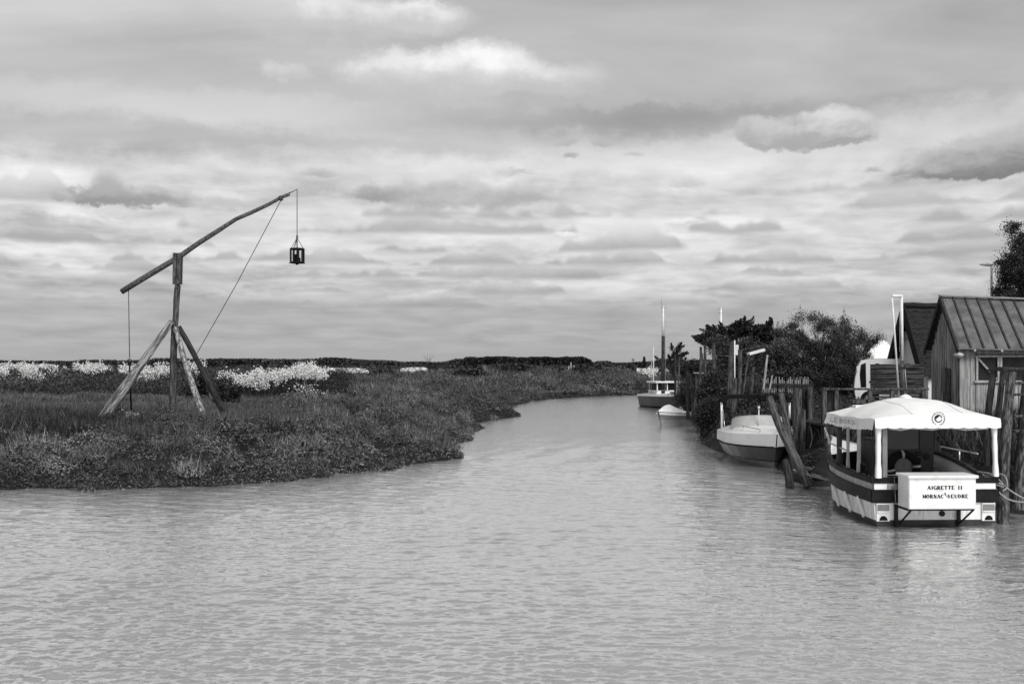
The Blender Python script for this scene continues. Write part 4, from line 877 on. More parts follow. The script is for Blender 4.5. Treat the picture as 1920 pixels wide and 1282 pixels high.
# ---- the white cabin fishing boat
c = P(1232, 700, 66); t = thing('fishing_boat', 'white wheelhouse fishing boat with a grey hull moored furthest up the creek', 'fishing boat', (c.x + .3, 70.2, 0), math.radians(180 + 10))
pt = loft(5.0, ([0, 2.8, 3.8, 4.5, 5.0], [1.1, 1.12, .92, .5, .04]), [-.3, .1, .72, .86], [.6, .9, 1.0, 1.0], lambda u: .12 * u, .6, 18)
strip(pt, 18, 0, 1, 0, BLK, 'hull_bottom', t); strip(pt, 18, 1, 2, 0, mat('hull_mid_grey', .06, .05, .4, 3), 'hull_side', t); strip(pt, 18, 2, 3, .03, PAINTW, 'gunwale', t)
q = MB(); q.grid([[pt(i, 3, -1) * 1.0, pt(i, 3, 0) + Vector((0, 0, .07)), pt(i, 3, 1)] for i in range(19)]); q.build('deck', PAINTW, t)
q = MB(); q.box((0, 2.3, 1.02), (1.52, 1.8, .34)); q.box((0, 1.42, 1.4), (1.4, .05, .6))
for xx in (-.70, 0, .70): q.box((xx, 3.14, 1.42), (.07, .07, .52))
for xx in (-.70, .70): q.box((xx, 1.5, 1.42), (.07, .07, .52))
cb = q.build('cabin', PAINTW, t)
q = MB(); q.box((0, 2.3, 1.74), (1.72, 2.1, .12), bev=.03); q.build('roof', PAINTW, cb)
for xx in (-.35, .35):
    q = MB(); q.box((xx, 3.14, 1.42), (.62, .02, .48)); q.build('window', GLASSD, cb)
q = MB()
for s in (-1, 1): q.box((s * .71, 2.3, 1.42), (.02, 1.5, .46))
q.build('side_window', GLASSD, cb)
pipes([[(.3, 4.6, .95), (.35, 4.5, 1.2), (.8, 3.7, 1.2), (.95, 3.2, .95)], [(0, 2.3, 1.8), (0, 2.3, 2.05)]], .02, 'rail', STEEL, t)
q = MB(); q.box((-1.15, 1.0, 1.15), (.55, .6, .5)); q.build('fish_box', PAINTW, t)
# ================================================================ RIGHT BANK
scr = lambda a, b: (lambda x, y, s, r: r & (s > a) & (s < b))
hummocks('bank_scrub', 'dark bramble and scrub over the right bank', 'scrub', lambda x, y, s, r: r & (s > -.2) & (s < 6) & (y > 31), 6500, 30, 110, .05, .62, .3, .8, 1.3, .032, .9, 1., seed=5)
hummocks('bank_weeds', 'dark weeds and mud plants at the foot of the right bank', 'weeds', lambda x, y, s, r: r & (s > -.2) & (s < 2.2) & (y < 34), 4200, 17, 34, .22, .66, .14, .32, 1.3, .04, .8, .9, seed=6)
grass('yard_grass', 'rough grass of the yard behind the right bank', 'grass', lambda x, y, s, r: r & (s > .8), 60000, 18, 120, .1, .66, .2, .5, .045)
hummocks('right_hinterland', 'dark undergrowth behind the right bank', 'undergrowth', lambda x, y, s, r: (s > 5) & (y > 48) & (y < 160) & (x > .17 * y), 2600, 48, 160, .17, .64, .5, .9, 1.3, .035, 1., 1.2, seed=7)
# posts: label, top px, bottom px, depth, radii, material
PG = 'mooring posts along the right bank'
posts = [
 ('dark post nearest the far jetty, topped by a gull perch', (1266, 664), (1266, 745), 62, .11, WD), ('pale far post just right of the dark perch post', (1274, 668), (1271, 744), 62, .10, WM),
 ('dark thick post of the close pair behind the dinghy', (1289, 695), (1290, 786), 47, .13, WD), ('second dark post of the close pair behind the dinghy', (1295, 700), (1300, 790), 46, .10, WD),
 ('leaning dark post propped right of the dinghy outboard', (1307, 712), (1301, 775), 45, .07, WM),
 ('tall pale post, leftmost under the dark cypress', (1314, 650), (1313, 760), 44, .09, WM), ('thin stake between the two leftmost cypress posts', (1317, 662), (1318, 700), 45, .05, WM),
 ('tall pale post, second under the dark cypress', (1322, 648), (1322, 752), 43, .10, WM), ('stout pale post rising from the shrub under the cypress', (1338, 645), (1338, 720), 42, .12, WM),
 ('tall post behind the left leg of the bimini', (1372, 640), (1367, 765), 36, .13, WM), ('broad weathered post behind the left side of the windscreen', (1377, 708), (1374, 800), 35.5, .15, WM),
 ('tall post with a dark top behind the bimini', (1388, 655), (1385, 795), 36, .13, WM), ('leaning pale pole under the white board', (1404, 665), (1391, 742), 36, .06, WM),
 ('leaning grey pole right of the white board pole', (1413, 688), (1404, 790), 36, .10, WM), ('thin tall leaning pole before the yard fence', (1439, 665), (1429, 742), 37, .065, WP), ('short thin leaning stick before the yard fence', (1448, 704), (1439, 745), 37, .045, WP),
 ('stout pale pile left of the two dark piles beside the deck', (1496, 728), (1497, 880), 27.5, .19, WM), ('dark pile, middle of the three beside the deck', (1510, 728), (1509, 880), 27.8, .13, WD), ('mossy stub pile in front of the three by the deck', (1506, 768), (1508, 868), 26.8, .13, WM),
 ('grey pile nearest the deck fence', (1519, 725), (1521, 875), 27.6, .13, WM),
]
for lb, a, b_, Y_, r_, m_ in posts:
    log('mooring_post', P(b_[0], b_[1], Y_), P(a[0], a[1], Y_), r_ * .7, r_ * .6, m_, bend=random.uniform(-.05, .05), label=lb, cat='post', group=PG)
PL = 'leaning piles beside the speedboat'
log('leaning_pile', P(1516, 912, 23.4), P(1442, 744, 24.4), .11, .09, WM, bend=.07, label='thick leaning pile in front of the speedboat bow', cat='pile', group=PL)
log('leaning_pile', P(1496, 880, 26), P(1465, 738, 26.6), .11, .075, WM, bend=.06, label='thinner leaning pile right of the speedboat', cat='pile', group=PL)
log('leaning_pile', P(1482, 915, 23.5), P(1474, 862, 23.8), .10, .09, WD, label='short dark upright pile under the thick leaning pile', cat='pile', group=PL)
log('leaning_pile', P(1522, 905, 23.9), P(1500, 868, 24.6), .07, .05, WM, label='broken thin stake at the foot of the thick leaning pile', cat='pile', group=PL)
for s_, e_, Y0, Y1, lb in [((1502, 876), (1548, 886), 24.2, 24.6, 'slanting half-sunk plank behind the launch bow'), ((1486, 884), (1530, 874), 24, 25, 'driftwood pole lying behind the leaning piles'), ((1520, 890), (1556, 900), 23.8, 24.0, 'low driftwood branch by the launch bow')]:
    log('driftwood', P(*s_, Y0), P(*e_, Y1), .06, .04, WM, label=lb, cat='driftwood', group='driftwood by the launch bow')
# right-hand pile cluster beside the launch
WMS = mat('mossy_wood', .02, .15, .9, 7, (4, 4, .8), bump=.02, sharp=(.4, .66))
PR = 'heavy piles beside the launch'
for lb, a, b_, Y0, Y1, r0, r1, m_ in [
 ('thick mossy leaning pile touching the launch stern', (1897, 698), (1881, 988), 18.7, 18.15, .082, .105, WMS),
 ('dark leaning pile at the left end of the top plank', (1863, 696), (1852, 850), 19.8, 19.5, .062, .07, WD), ('dark pile just left of the thick mossy pile', (1881, 696), (1866, 900), 19.6, 19.3, .055, .065, WD),
 ('thick pile leaning at the right edge of the view', (1940, 702), (1908, 930), 18.9, 18.8, .095, .11, WMS), ('dark pile behind the right edge pile', (1924, 700), (1912, 900), 20, 19.8, .05, .06, WD),
 ('dark upright pile seen under the canopy at right', (1842, 800), (1843, 900), 24.4, 24.4, .11, .11, WD), ('slim dark pile seen under the canopy right of the thick one', (1858, 790), (1858, 890), 23.6, 23.6, .08, .08, WM)]:
    log('heavy_pile', P(*b_, Y1) - Vector((0, 0, .25)), P(*a, Y0), r1, r0, m_, bend=.05, label=lb, cat='pile', group=PR, rough=.1)
t = thing('pile_cap', 'dark planks laid across the tops of the heavy piles', 'plank', P(1890, 692, 19.2)); o0 = t.location
q = MB(); q.beam(P(1854, 694, 19.9) - o0, P(1885, 693, 19.6) - o0, .16, .05); q.build('plank', WD, t); q = MB(); q.beam(P(1872, 690, 19.0) - o0, P(1960, 693, 19.2) - o0, .2, .05); q.build('plank', WD, t)
t = thing('cross_brace', 'pale broken boards nailed between the piles at the right edge', 'boards', P(1908, 740, 19.5)); o0 = t.location
for y_ in (718, 740, 780, 808): q = MB(); q.beam(P(1900, y_, 19.7) - o0, P(1932, y_ - 2, 19.7) - o0, .16, .04); q.build('board', WM, t)
# the mooring ropes on the right
def rope(name, pts, r, label, m=ROPE, group='mooring ropes'):
    q = MB(); P_ = [Vector(p_) for p_ in pts]; out_ = []
    for i in range(len(P_) - 1):
        for k_ in range(6):
            u = k_ / 6; a, b_, c_, d_ = P_[max(0, i - 1)], P_[i], P_[i + 1], P_[min(len(P_) - 1, i + 2)]
            out_.append(.5 * ((2 * b_) + (c_ - a) * u + (2 * a - 5 * b_ + 4 * c_ - d_) * u * u + (3 * b_ - a - 3 * c_ + d_) * u ** 3))
    out_.append(P_[-1]); q.tube(out_, r, 6); return tag(q.build(name, m), label, 'rope', group)
rope('mooring_rope', [P(1832, 884, 18.3), P(1862, 890, 18.1), P(1885, 912, 18.0), P(1905, 926, 17.9), P(1940, 945, 17.8)], .016, 'mooring rope running tight from the launch stern past the mossy pile')
rope('mooring_rope', [P(1842, 888, 18.2), P(1868, 918, 17.95), P(1892, 936, 17.9), P(1920, 941, 17.8), P(1950, 938, 17.8)], .016, 'slack mooring rope sagging below the tight one')
rope('mooring_rope', [P(1870, 888, 18.1), P(1882, 890, 18.0), P(1888, 902, 17.95), P(1887, 914, 17.95), P(1880, 920, 17.95)], .014, 'rope loop hung around the mossy pile')
rope('mooring_rope', [P(1846, 892, 18.2), P(1866, 893, 18.05), P(1880, 908, 18), P(1868, 903, 18), P(1852, 898, 18.1), P(1860, 905, 18.05), P(1882, 913, 17.95)], .012, 'tangled coil of rope on the launch quarter')
rope('mooring_rope', [P(1487, 880, 23.6), P(1515, 890, 23.4), P(1558, 901, 22.8)], .02, 'bow rope from the leaning pile to the launch')
rope('mooring_rope', [P(1520, 800, 26.6), P(1523, 822, 26.5), P(1516, 848, 26.5), P(1511, 856, 26.5)], .016, 'pale rope hanging beside the grey pile')
# ---- deck with railing and plank screen
dz = 1.36; xa, xb, ya, yb = 7.95, 11.2, 25.3, 28.6
t = thing('timber_deck', 'dark timber landing stage on piles behind the launch', 'landing stage', (xa, ya, 0))
q = MB(); k_ = 0
while k_ * .16 < xb - xa: q.box((k_ * .16 + .08, (yb - ya) / 2, dz + random.uniform(-.006, .006)), (.145, yb - ya, .045)); k_ += 1
q.build('decking', WD, t)
for yy in (.02, yb - ya - .1): q = MB(); q.box(((xb - xa) / 2, yy, dz - .12), (xb - xa, .08, .18)); q.build('joist', WD, t)
for i, xx in enumerate([.1, .8, 1.5, 2.2, 2.9]):
    log('pile', Vector((xa + xx, ya + .1, -.6)), Vector((xa + xx + random.uniform(-.03, .03), ya + .1, dz - .05)), .08, .075, WD, t, bend=.02)
    log('pile', Vector((xa + xx + .3, ya + 1.2, -.6)), Vector((xa + xx + .3, ya + 1.2, dz - .05)), .08, .075, WM, t, bend=.02)
t = thing('deck_railing', 'weathered wooden railing along the front of the landing stage', 'railing', (xa, ya + .1, dz)); o0 = t.location
L_ = 2.62
for xx in (.02, .32, 1.18, 1.75, 2.55): q = MB(); q.box((xx, 0, .45), (.10, .09, .9)); q.build('post', WM, t)
q = MB(); q.box((L_ / 2, -.0, .925), (L_ + .1, .13, .05)); q.build('handrail', WM, t)
for zz in (.25, .42, .60): q = MB(); q.box((.75 + L_ / 2 - .37, .06, zz), (L_ - .75, .03, .10)); q.build('rail', WM, t)
q = MB()
for i in range(4): q.box((.02 + i * .13, .075, .2), (.12, .03, 1.35 + random.uniform(-.03, .03)))
q.build('end_boards', WD, t)
sx0 = P(1632, 740, 26.2); sx1 = P(1732, 740, 26.2)
t = thing('plank_screen', 'dark screen of six broad horizontal planks on the landing stage', 'screen', (sx0.x, 26.2, sx0.z)); wS = sx1.x - sx0.x; pw = 58 * 26.2 / F / 6
for i in range(6): q = MB(); q.box((wS / 2, random.uniform(-.008, .008), pw * (i + .5)), (wS, .035, pw - .016)); q.build('plank', mat('screen_wood', .015, .07, .9, 4, (.7, 5, 5), bump=.01), t)
q = MB(); q.box((wS / 2 + .03, -.03, -.06), (wS + .12, .1, .05)); q.build('ledge', WM, t)
for xx in (.2, wS * .72, wS - .04): q = MB(); q.box((xx, .06, -.05), (.08, .08, 1.75)); q.build('post', WD, t)
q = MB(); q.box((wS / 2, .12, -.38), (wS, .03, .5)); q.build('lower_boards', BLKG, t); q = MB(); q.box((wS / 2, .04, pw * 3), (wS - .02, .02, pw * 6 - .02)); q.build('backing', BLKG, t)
c = P(1718, 752, 25.6); t = thing('rope_coil', 'dark coil of thick rope and tyre on the landing stage beside the canopy top', 'rope coil', c)
q = MB()
for r_, zz in ((.22, -.05), (.2, .03), (.17, .1)): q.tube([Vector((r_ * math.cos(i * .35), r_ * .6 * math.sin(i * .35), zz)) for i in range(19)], .045, 7, cap=False)
q.build('coil', DROPE, t); q = MB(); q.box((0, 0, -.22), (.3, .3, .26)); q.build('bollard', WD, t)
# ---- white frame davit
t = thing('lifting_frame', 'slim white goalpost frame with a level top bar standing on the landing stage', 'frame', P(1700, 745, 25.4)); o0 = t.location; Yf = 25.4
q = MB(); q.tube([P(1686, 749, Yf) - o0, P(1677, 620, Yf) - o0, P(1672.5, 556, Yf) - o0], .024, 8); q.build('upright', PAINTW, t)
q = MB(); q.tube([P(1692, 680, Yf) - o0, P(1690.5, 553, Yf) - o0], .034, 8); q.build('upright', PAINTW, t)
q = MB(); q.box(P(1681.5, 555, Yf) - o0, (.27, .09, .07), bev=.02); q.build('top_bar', PAINTW, t)
q = MB(); q.tube([P(1692, 752, Yf) - o0, P(1692, 676, Yf) - o0], .055, 8); q.tube([P(1692, 690, Yf) - o0, P(1692, 684, Yf) - o0], .075, 10); q.build('base_post', WM, t)
pipes([[P(1697, 692, Yf) - o0, P(1701, 748, Yf) - o0], [P(1692, 720, Yf) - o0, P(1688, 750, Yf) - o0], [P(1693, 720, Yf) - o0, P(1699, 750, Yf) - o0], [P(1688, 555, Yf) - o0, P(1687, 660, Yf) - o0]], .009, 'line', GALV, t)
# ---- the plank shed
gd = Vector((.17, .985, 0)).normalized(); fd = Vector((gd.y, -gd.x, 0)); C0 = Vector((12.62, 28.0, 1.0)); gw = 3.3; fl = 6.5
ze, zr = 3.36, 4.92
t = thing('plank_shed', 'weathered plank shed with a ribbed metal roof beside the landing stage', 'shed', C0, math.atan2(fd.y, fd.x)); SH = t
# local: x along the front, y along the gable (away)
bb = mat('shed_boards', .20, .52, .85, 3, (7, 7, .5), bump=.006, sharp=(.3, .7), extra=grime(.4, .6)); bg_ = mat('gable_boards', .07, .42, .85, 3, (7, 7, .4), bump=.008, sharp=(.38, .62))
q = MB(); k_ = 0; x = 0.
while x < gw:
    w_ = random.uniform(.15, .22); x2 = min(gw, x + w_); top = ze - 1 + (zr - ze) * (1 - abs((x + x2) / 2 - gw / 2) / (gw / 2)) - .02
    q.box((random.uniform(-.006, .006), (x + x2) / 2, top / 2), (.03, x2 - x - .008, top)); x = x2
q.build('gable_wall', bg_, t)
q = MB(); x = .03; Hf = ze - 1.0 - .05
wins = [(.42, .98, 1.46, 2.12), (1.05, 2.55, 1.46, 2.12), (2.62, 3.9, 1.46, 2.12)]
while x < fl:
    w_ = random.uniform(.2, .27); x2 = min(fl, x + w_); x2 = .39 if x < .385 < x2 else x2; cxm = (x + x2) / 2; y_ = random.uniform(-.005, .005)
    if .39 < cxm < 3.95: q.box((cxm, y_, .70), (x2 - x - .008, .03, 1.40)); q.box((cxm, y_, (2.2 + Hf) / 2), (x2 - x - .008, .03, Hf - 2.2))
    else: q.box((cxm, y_, Hf / 2), (x2 - x - .008, .03, Hf))
    if random.random() < .55: q.box((x2, -.025, .66), (.035, .02, 1.3))
    x = x2
q.build('front_wall', bb, t)
q = MB(); q.box((-.02, -.02, Hf / 2), (.10, .09, Hf)); q.build('corner_post', bb, t)
q = MB(); q.box((gw, gw, 1), (.02, .02, .02)); 
q.box((fl / 2, gw, Hf / 2), (fl, .04, Hf)); q.box((fl, gw / 2, Hf / 2), (.04, gw - .1, Hf)); q.build('rear_wall', bg_, t)
wf = None
for i, (a, b_, c_, d_) in enumerate(wins):
    q = MB(); f_ = .055
    q.box(((a + b_) / 2, -.03, c_ - .03), (b_ - a + .14, .08, .07)); q.box(((a + b_) / 2, -.03, d_ + .025), (b_ - a + .10, .06, .06)); q.box((a, -.03, (c_ + d_) / 2), (f_, .06, d_ - c_)); q.box((b_, -.03, (c_ + d_) / 2), (f_, .06, d_ - c_))
    if i == 0: q.beam((a + .04, -.03, d_ - .05), (b_ - .04, -.03, c_ + .04), .05, .04, up=Vector((0, 1, 0)))
    wo = q.build('window_frame', mat('frame_wood', .28, .5, .8, 4, (3, 3, 3)), t)
    q = MB(); q.box(((a + b_) / 2, .03, (c_ + d_) / 2), (b_ - a - .04, .01, d_ - c_ - .02)); q.build('pane', mat('shed_glass', .015, .03, .15, 2), wo)
q = MB(); q.box((-.03, 1.35, .95), (.05, .8, 1.7)); q.build('gable_door', WM, t)
q = MB(); q.box((-.05, 1.55, 1.45), (.05, .35, .75)); q.build('gable_window', mat('dull_glass', .05, .12, .3, 3), t)
# roof: two slopes, ribs, ridge; the ridge and eave sag towards the far end
ov = .28; ovr = .16; rl = fl + .2; RM = mat('roof_metal', .085, .16, .6, 2.2, extra=grime(.45, 1.4), bump=.004); yr = gw / 2
def rp(x, s, e=0.):   # s: 0 ridge .. 1 eave (front side)
    zz = (zr - 1.0) + (ze - zr) * s; sag = -.052 * (x + ovr)
    return Vector((x, yr - (yr + ov) * s, zz + sag * (1 - .55 * s) + e - .0))
q = MB(); q.grid([[rp(-ovr + rl * i / 12, j / 4, 0) for j in range(5)] for i in range(13)], False)
q.grid([[rp(-ovr + rl * i / 12, j / 4, -.03) for j in range(5)] for i in range(13)], False)
q.grid([[rp(-ovr + rl * i / 12, s_, e_) for s_, e_ in ((1, 0), (1, -.03))] for i in range(13)], False)
q.grid([[Vector((v.x, 2 * yr - v.y, v.z)) for v in [rp(-ovr + rl * i / 12, j / 4, 0) for j in range(5)]] for i in range(13)], False)
rf = q.build('roof', RM, t)
for i in range(int(rl / .335) + 1):
    x = -ovr + .03 + .335 * i; q = MB(); q.beam(rp(x, .01, .022), rp(x, .995, .022), .05, .045); q.build('roof_rib', mat('rib_metal', .03, .06, .6, 4), rf)
q = MB(); q.beam(rp(-ovr - .02, 0, .04), rp(rl - ovr, 0, .04), .22, .05); q.build('ridge_cap', mat('ridge_metal', .22, .32, .5, 5), rf)
q = MB(); q.beam(rp(-ovr, 0, -.05), rp(-ovr, 1.02, -.05), .045, .14); a = rp(-ovr, 0, -.05); b_ = rp(-ovr, 1.02, -.05); q.beam(a, Vector((b_.x, 2 * yr - b_.y, b_.z)), .045, .14); q.build('barge_board', WD, rf)
q = MB()
for i in range(9): x = .3 + i * .7; q.box(rp(x, .97, -.09) + Vector((0, .1, 0)), (.06, .35, .07))
q.build('rafter_end', bb, rf)
# round lamp on the corner
c = C0 + fd * -.1 - gd * .18; t = thing('bulkhead_lamp', 'round grey lamp head on a thin pole at the shed corner', 'lamp', (c.x, c.y, 1.0)); q = MB()
zc = 3.17 - 1.0
q.tube([(0, 0, zc - .10), (0, 0, zc - .06), (0, 0, zc), (0, 0, zc + .05), (0, 0, zc + .08)], [.05, .10, .145, .12, .04], 14); q.build('lamp_head', GALV, t); q = MB(); q.tube([(0, 0, -.1), (0, 0, zc - .08)], .03, 8); q.build('pole', WD, t)
# ---- tiled cottage behind the shed
YH = 37.; a = P(1690, 690, YH)
t = thing('tiled_cottage', 'white rendered cottage with a dark tiled roof half hidden by the plank shed', 'cottage', (P(1729, 700, YH).x, YH, 1.1), math.radians(10)); o0 = t.location
zr2 = (CH + (H0 - 574) * (YH + 1) / F) - 1.1; ze2 = (CH + (H0 - 664) * (YH) / F) - 1.1 - .55; hw = 1.08
TILE = mat('roof_tiles', .006, .04, .85, 5, (1, 6, 6), bump=.04, bscale=9)
q = MB(); q.face([(.25, 0, 0), (.25, hw * 2, 0), (.25, hw * 2, ze2), (.25, hw, zr2 - .15), (.25, 0, ze2)]); q.face([(.25, 0, 0), (.25, 0, ze2), (9, 0, ze2), (9, 0, 0)]); q.build('wall', mat('render_white', .70, .80, .85, 2, extra=grime(.2, 2)), t)
q = MB()
def trp(x, s): return Vector((x, hw - (hw + .18) * s, zr2 + (ze2 - .25 - zr2) * s))
for k_ in range(12):
    for side in (0, 1):
        A = [trp(x, k_ / 12) + Vector((0, 0, .0)) for x in np.linspace(-.1, 9, 24)]; B = [trp(x, (k_ + 1.1) / 12) + Vector((0, 0, .05 + random.uniform(-.012, .012))) for x in np.linspace(-.1, 9, 24)]
        if side: A = [Vector((v.x, 2 * hw - v.y, v.z)) for v in A]; B = [Vector((v.x, 2 * hw - v.y, v.z)) for v in B]
        q.grid([A, B, [v - Vector((0, 0, .05)) for v in B]], False)
rf = q.build('roof', TILE, t)
q = MB(); q.tube([Vector((x, hw, zr2 + .03 + random.uniform(-.01, .02))) for x in np.linspace(-.15, 9, 20)], .11, 8); q.build('ridge_tile', TILE, rf)
q = MB(); q.beam(trp(-.12, 0) - Vector((0, 0, .1)), trp(-.12, 1) - Vector((0, 0, .1)), .05, .3); a = trp(-.12, 0) - Vector((0, 0, .1)); b_ = trp(-.12, 1) - Vector((0, 0, .1)); q.beam(a, Vector((b_.x, 2 * hw - b_.y, b_.z)), .05, .3); q.build('barge_board', BLK, rf)
q = MB(); q.box((.2, hw + .3, zr2 - 1.1), (.1, .3, .3), bev=.05); q.build('wall_lamp', GALV, t)
# ---- white van
YV = 39.; a = P(1602, 760, YV)
t = thing('white_van', 'white van parked behind the plank screen', 'van', (a.x, YV, hz(a.x + 1, YV)), -.30); o0 = t.location
zt = (P(0, 673, YV).z - o0.z)
LVn = 2.9
prof = [(0.05, .35), (0, .8), (.03, 1.15), (.12, zt - .3), (.25, zt - .06), (.55, zt), (LVn, zt + .01), (LVn, .35)]
q = MB(); q.face([(x, 0, z) for x, z in prof]); q.face([(x, 1.9, z) for x, z in prof][::-1])
for i in range(len(prof)):
    a, b_ = prof[i], prof[(i + 1) % len(prof)]; q.face([(a[0], 0, a[1]), (b_[0], 0, b_[1]), (b_[0], 1.9, b_[1]), (a[0], 1.9, a[1])])
q.build('body', GEL, t)
q = MB(); q.face([(x, -.012, z) for x, z in [(.24, .8), (.20, 1.3), (.24, zt - .22), (.42, zt - .14), (.44, .8)]]); q.build('side_window', GLASSD, t)
q = MB(); q.box((.8, -.02, 1.02), (.5, .02, .05)); q.build('trim', BLK, t)
for x in (.55, 2.3): q = MB(); q.tube([(x, -.02, .33), (x, .2, .33)], .33, 20); w__ = q.build('wheel', BLKG, t); q = MB(); q.tube([(x, -.03, .33), (x, -.015, .33)], .18, 14); q.build('hubcap', GALV, w__)
q = MB(); q.box((.1, -.15, 1.5), (.06, .16, .24), bev=.02); q.build('mirror', PAINTW, t)
# white marquee roof peeking above the van
t = thing('white_marquee', 'bright white marquee roof showing between the tree and the cottage', 'marquee', P(1672, 690, 50)); o0 = t.location
q = MB(); pk = P(1650, 636, 51) - o0; q.face([P(1615, 672, 50) - o0, P(1692, 672, 50) - o0, P(1690, 652, 50) - o0, P(1662, 640, 51) - o0, pk]); q.face([P(1615, 672, 53) - o0, pk + Vector((0, 2, 0)), P(1690, 652, 53) - o0, P(1692, 672, 53) - o0]); q.face([pk, P(1662, 640, 51) - o0, P(1690, 652, 50) - o0, P(1690, 652, 53) - o0, pk + Vector((0, 2, 0))]); q.build('roof', CANV, t)
for px in (1620, 1688): q = MB(); q.tube([P(px, 674, 50.2) - o0, P(px, 750, 50.2) - o0], .04, 6); q.build('pole', STEEL, t)
# street lamp
YL = 62.; t = thing('street_lamp', 'street lamp with a long flat white head above the shed roof', 'street lamp', (P(1859, 0, YL).x, YL, 1.2)); o0 = t.location
zt = P(0, 497, YL).z - 1.2; q = MB(); q.tube([(0, 0, 0), (0, 0, zt)], [.10, .07], 8); q.build('pole', PAINTW, t)
q = MB(); q.tube([(.08, 0, zt - .02), (-.15, 0, zt + .02), (-.4, 0, zt + .05), (-.72, 0, zt + .04)], [.05, .10, .115, .05], 10); q.build('lamp_head', PAINTW, t)
# fences behind the posts
t = thing('yard_fence', 'dark rail fence with pale pickets across the yard under the tree', 'fence', P(1455, 760, 40)); o0 = t.location
for ya_, yb_ in ((719, 722), (742, 744)): q = MB(); q.beam(P(1395, ya_, 40) - o0, P(1520, yb_, 40) - o0, .07, .09); q.build('rail', WD, t)
for i in range(30):
    px = 1428 + i * 3.0
    if (i * 7) % 5 == 0: continue
    q = MB(); q.beam(P(px, 736 + (i % 3), 40.1) - o0, P(px, 706 + (i * 5) % 9, 40.1) - o0, .03, .02); q.build('picket', GALV, t)
t = thing('far_railing', 'thin pale handrail on stakes behind the cypress posts', 'railing', P(1340, 760, 44.5)); o0 = t.location
for a_ in ((1300, 699, 1410, 701), (1323, 664, 1368, 668)): q = MB(); q.beam(P(a_[0], a_[1], 44.5) - o0, P(a_[2], a_[3], 44.5) - o0, .06, .05); q.build('rail', GALV, t)
for px in (1305, 1345, 1395): q = MB(); q.beam(P(px, 765, 44.6) - o0, P(px, 697, 44.6) - o0, .06, .06); q.build('post', WM, t)
t = thing('far_jetty', 'small grey jetty beside the white fishing boat', 'jetty', P(1277, 748, 62)); o0 = t.location
q = MB(); q.box(P(1279, 738, 62) - o0 + Vector((0, 1, 0)), (.85, 2.4, .18)); q.build('decking', GALV, t)
for px in (1268, 1288): q = MB(); q.tube([P(px, 760, 62) - o0, P(px, 738, 62) - o0], .07, 6); q.build('pile', WD, t)
q = MB(); q.beam(P(1266, 716, 62) - o0, P(1290, 717, 62) - o0, .05, .05); q.build('rail', WM, t)
t = thing('white_board', 'slanting white board propped on poles behind the bimini', 'board', P(1418, 660, 36.2)); o0 = t.location
q = MB(); q.beam(P(1403, 664, 36.2) - o0, P(1432, 656, 36.4) - o0, .2, .09); q.build('board', PAINTW, t); q = MB(); q.beam(P(1396, 662, 36.5) - o0, P(1430, 668, 36.5) - o0, .06, .06); q.build('bar', WD, t)
t = thing('white_sign', 'narrow white sign on a thin pole between the tall posts', 'sign', P(1378, 690, 41)); o0 = t.location
q = MB(); q.box(P(1382, 656, 41) - o0, (.13, .02, .42)); q.build('panel', PAINTW, t); q = MB(); q.tube([P(1377.5, 760, 41) - o0, P(1377.5, 638, 41) - o0], .03, 6); q.build('pole', PAINTW, t)
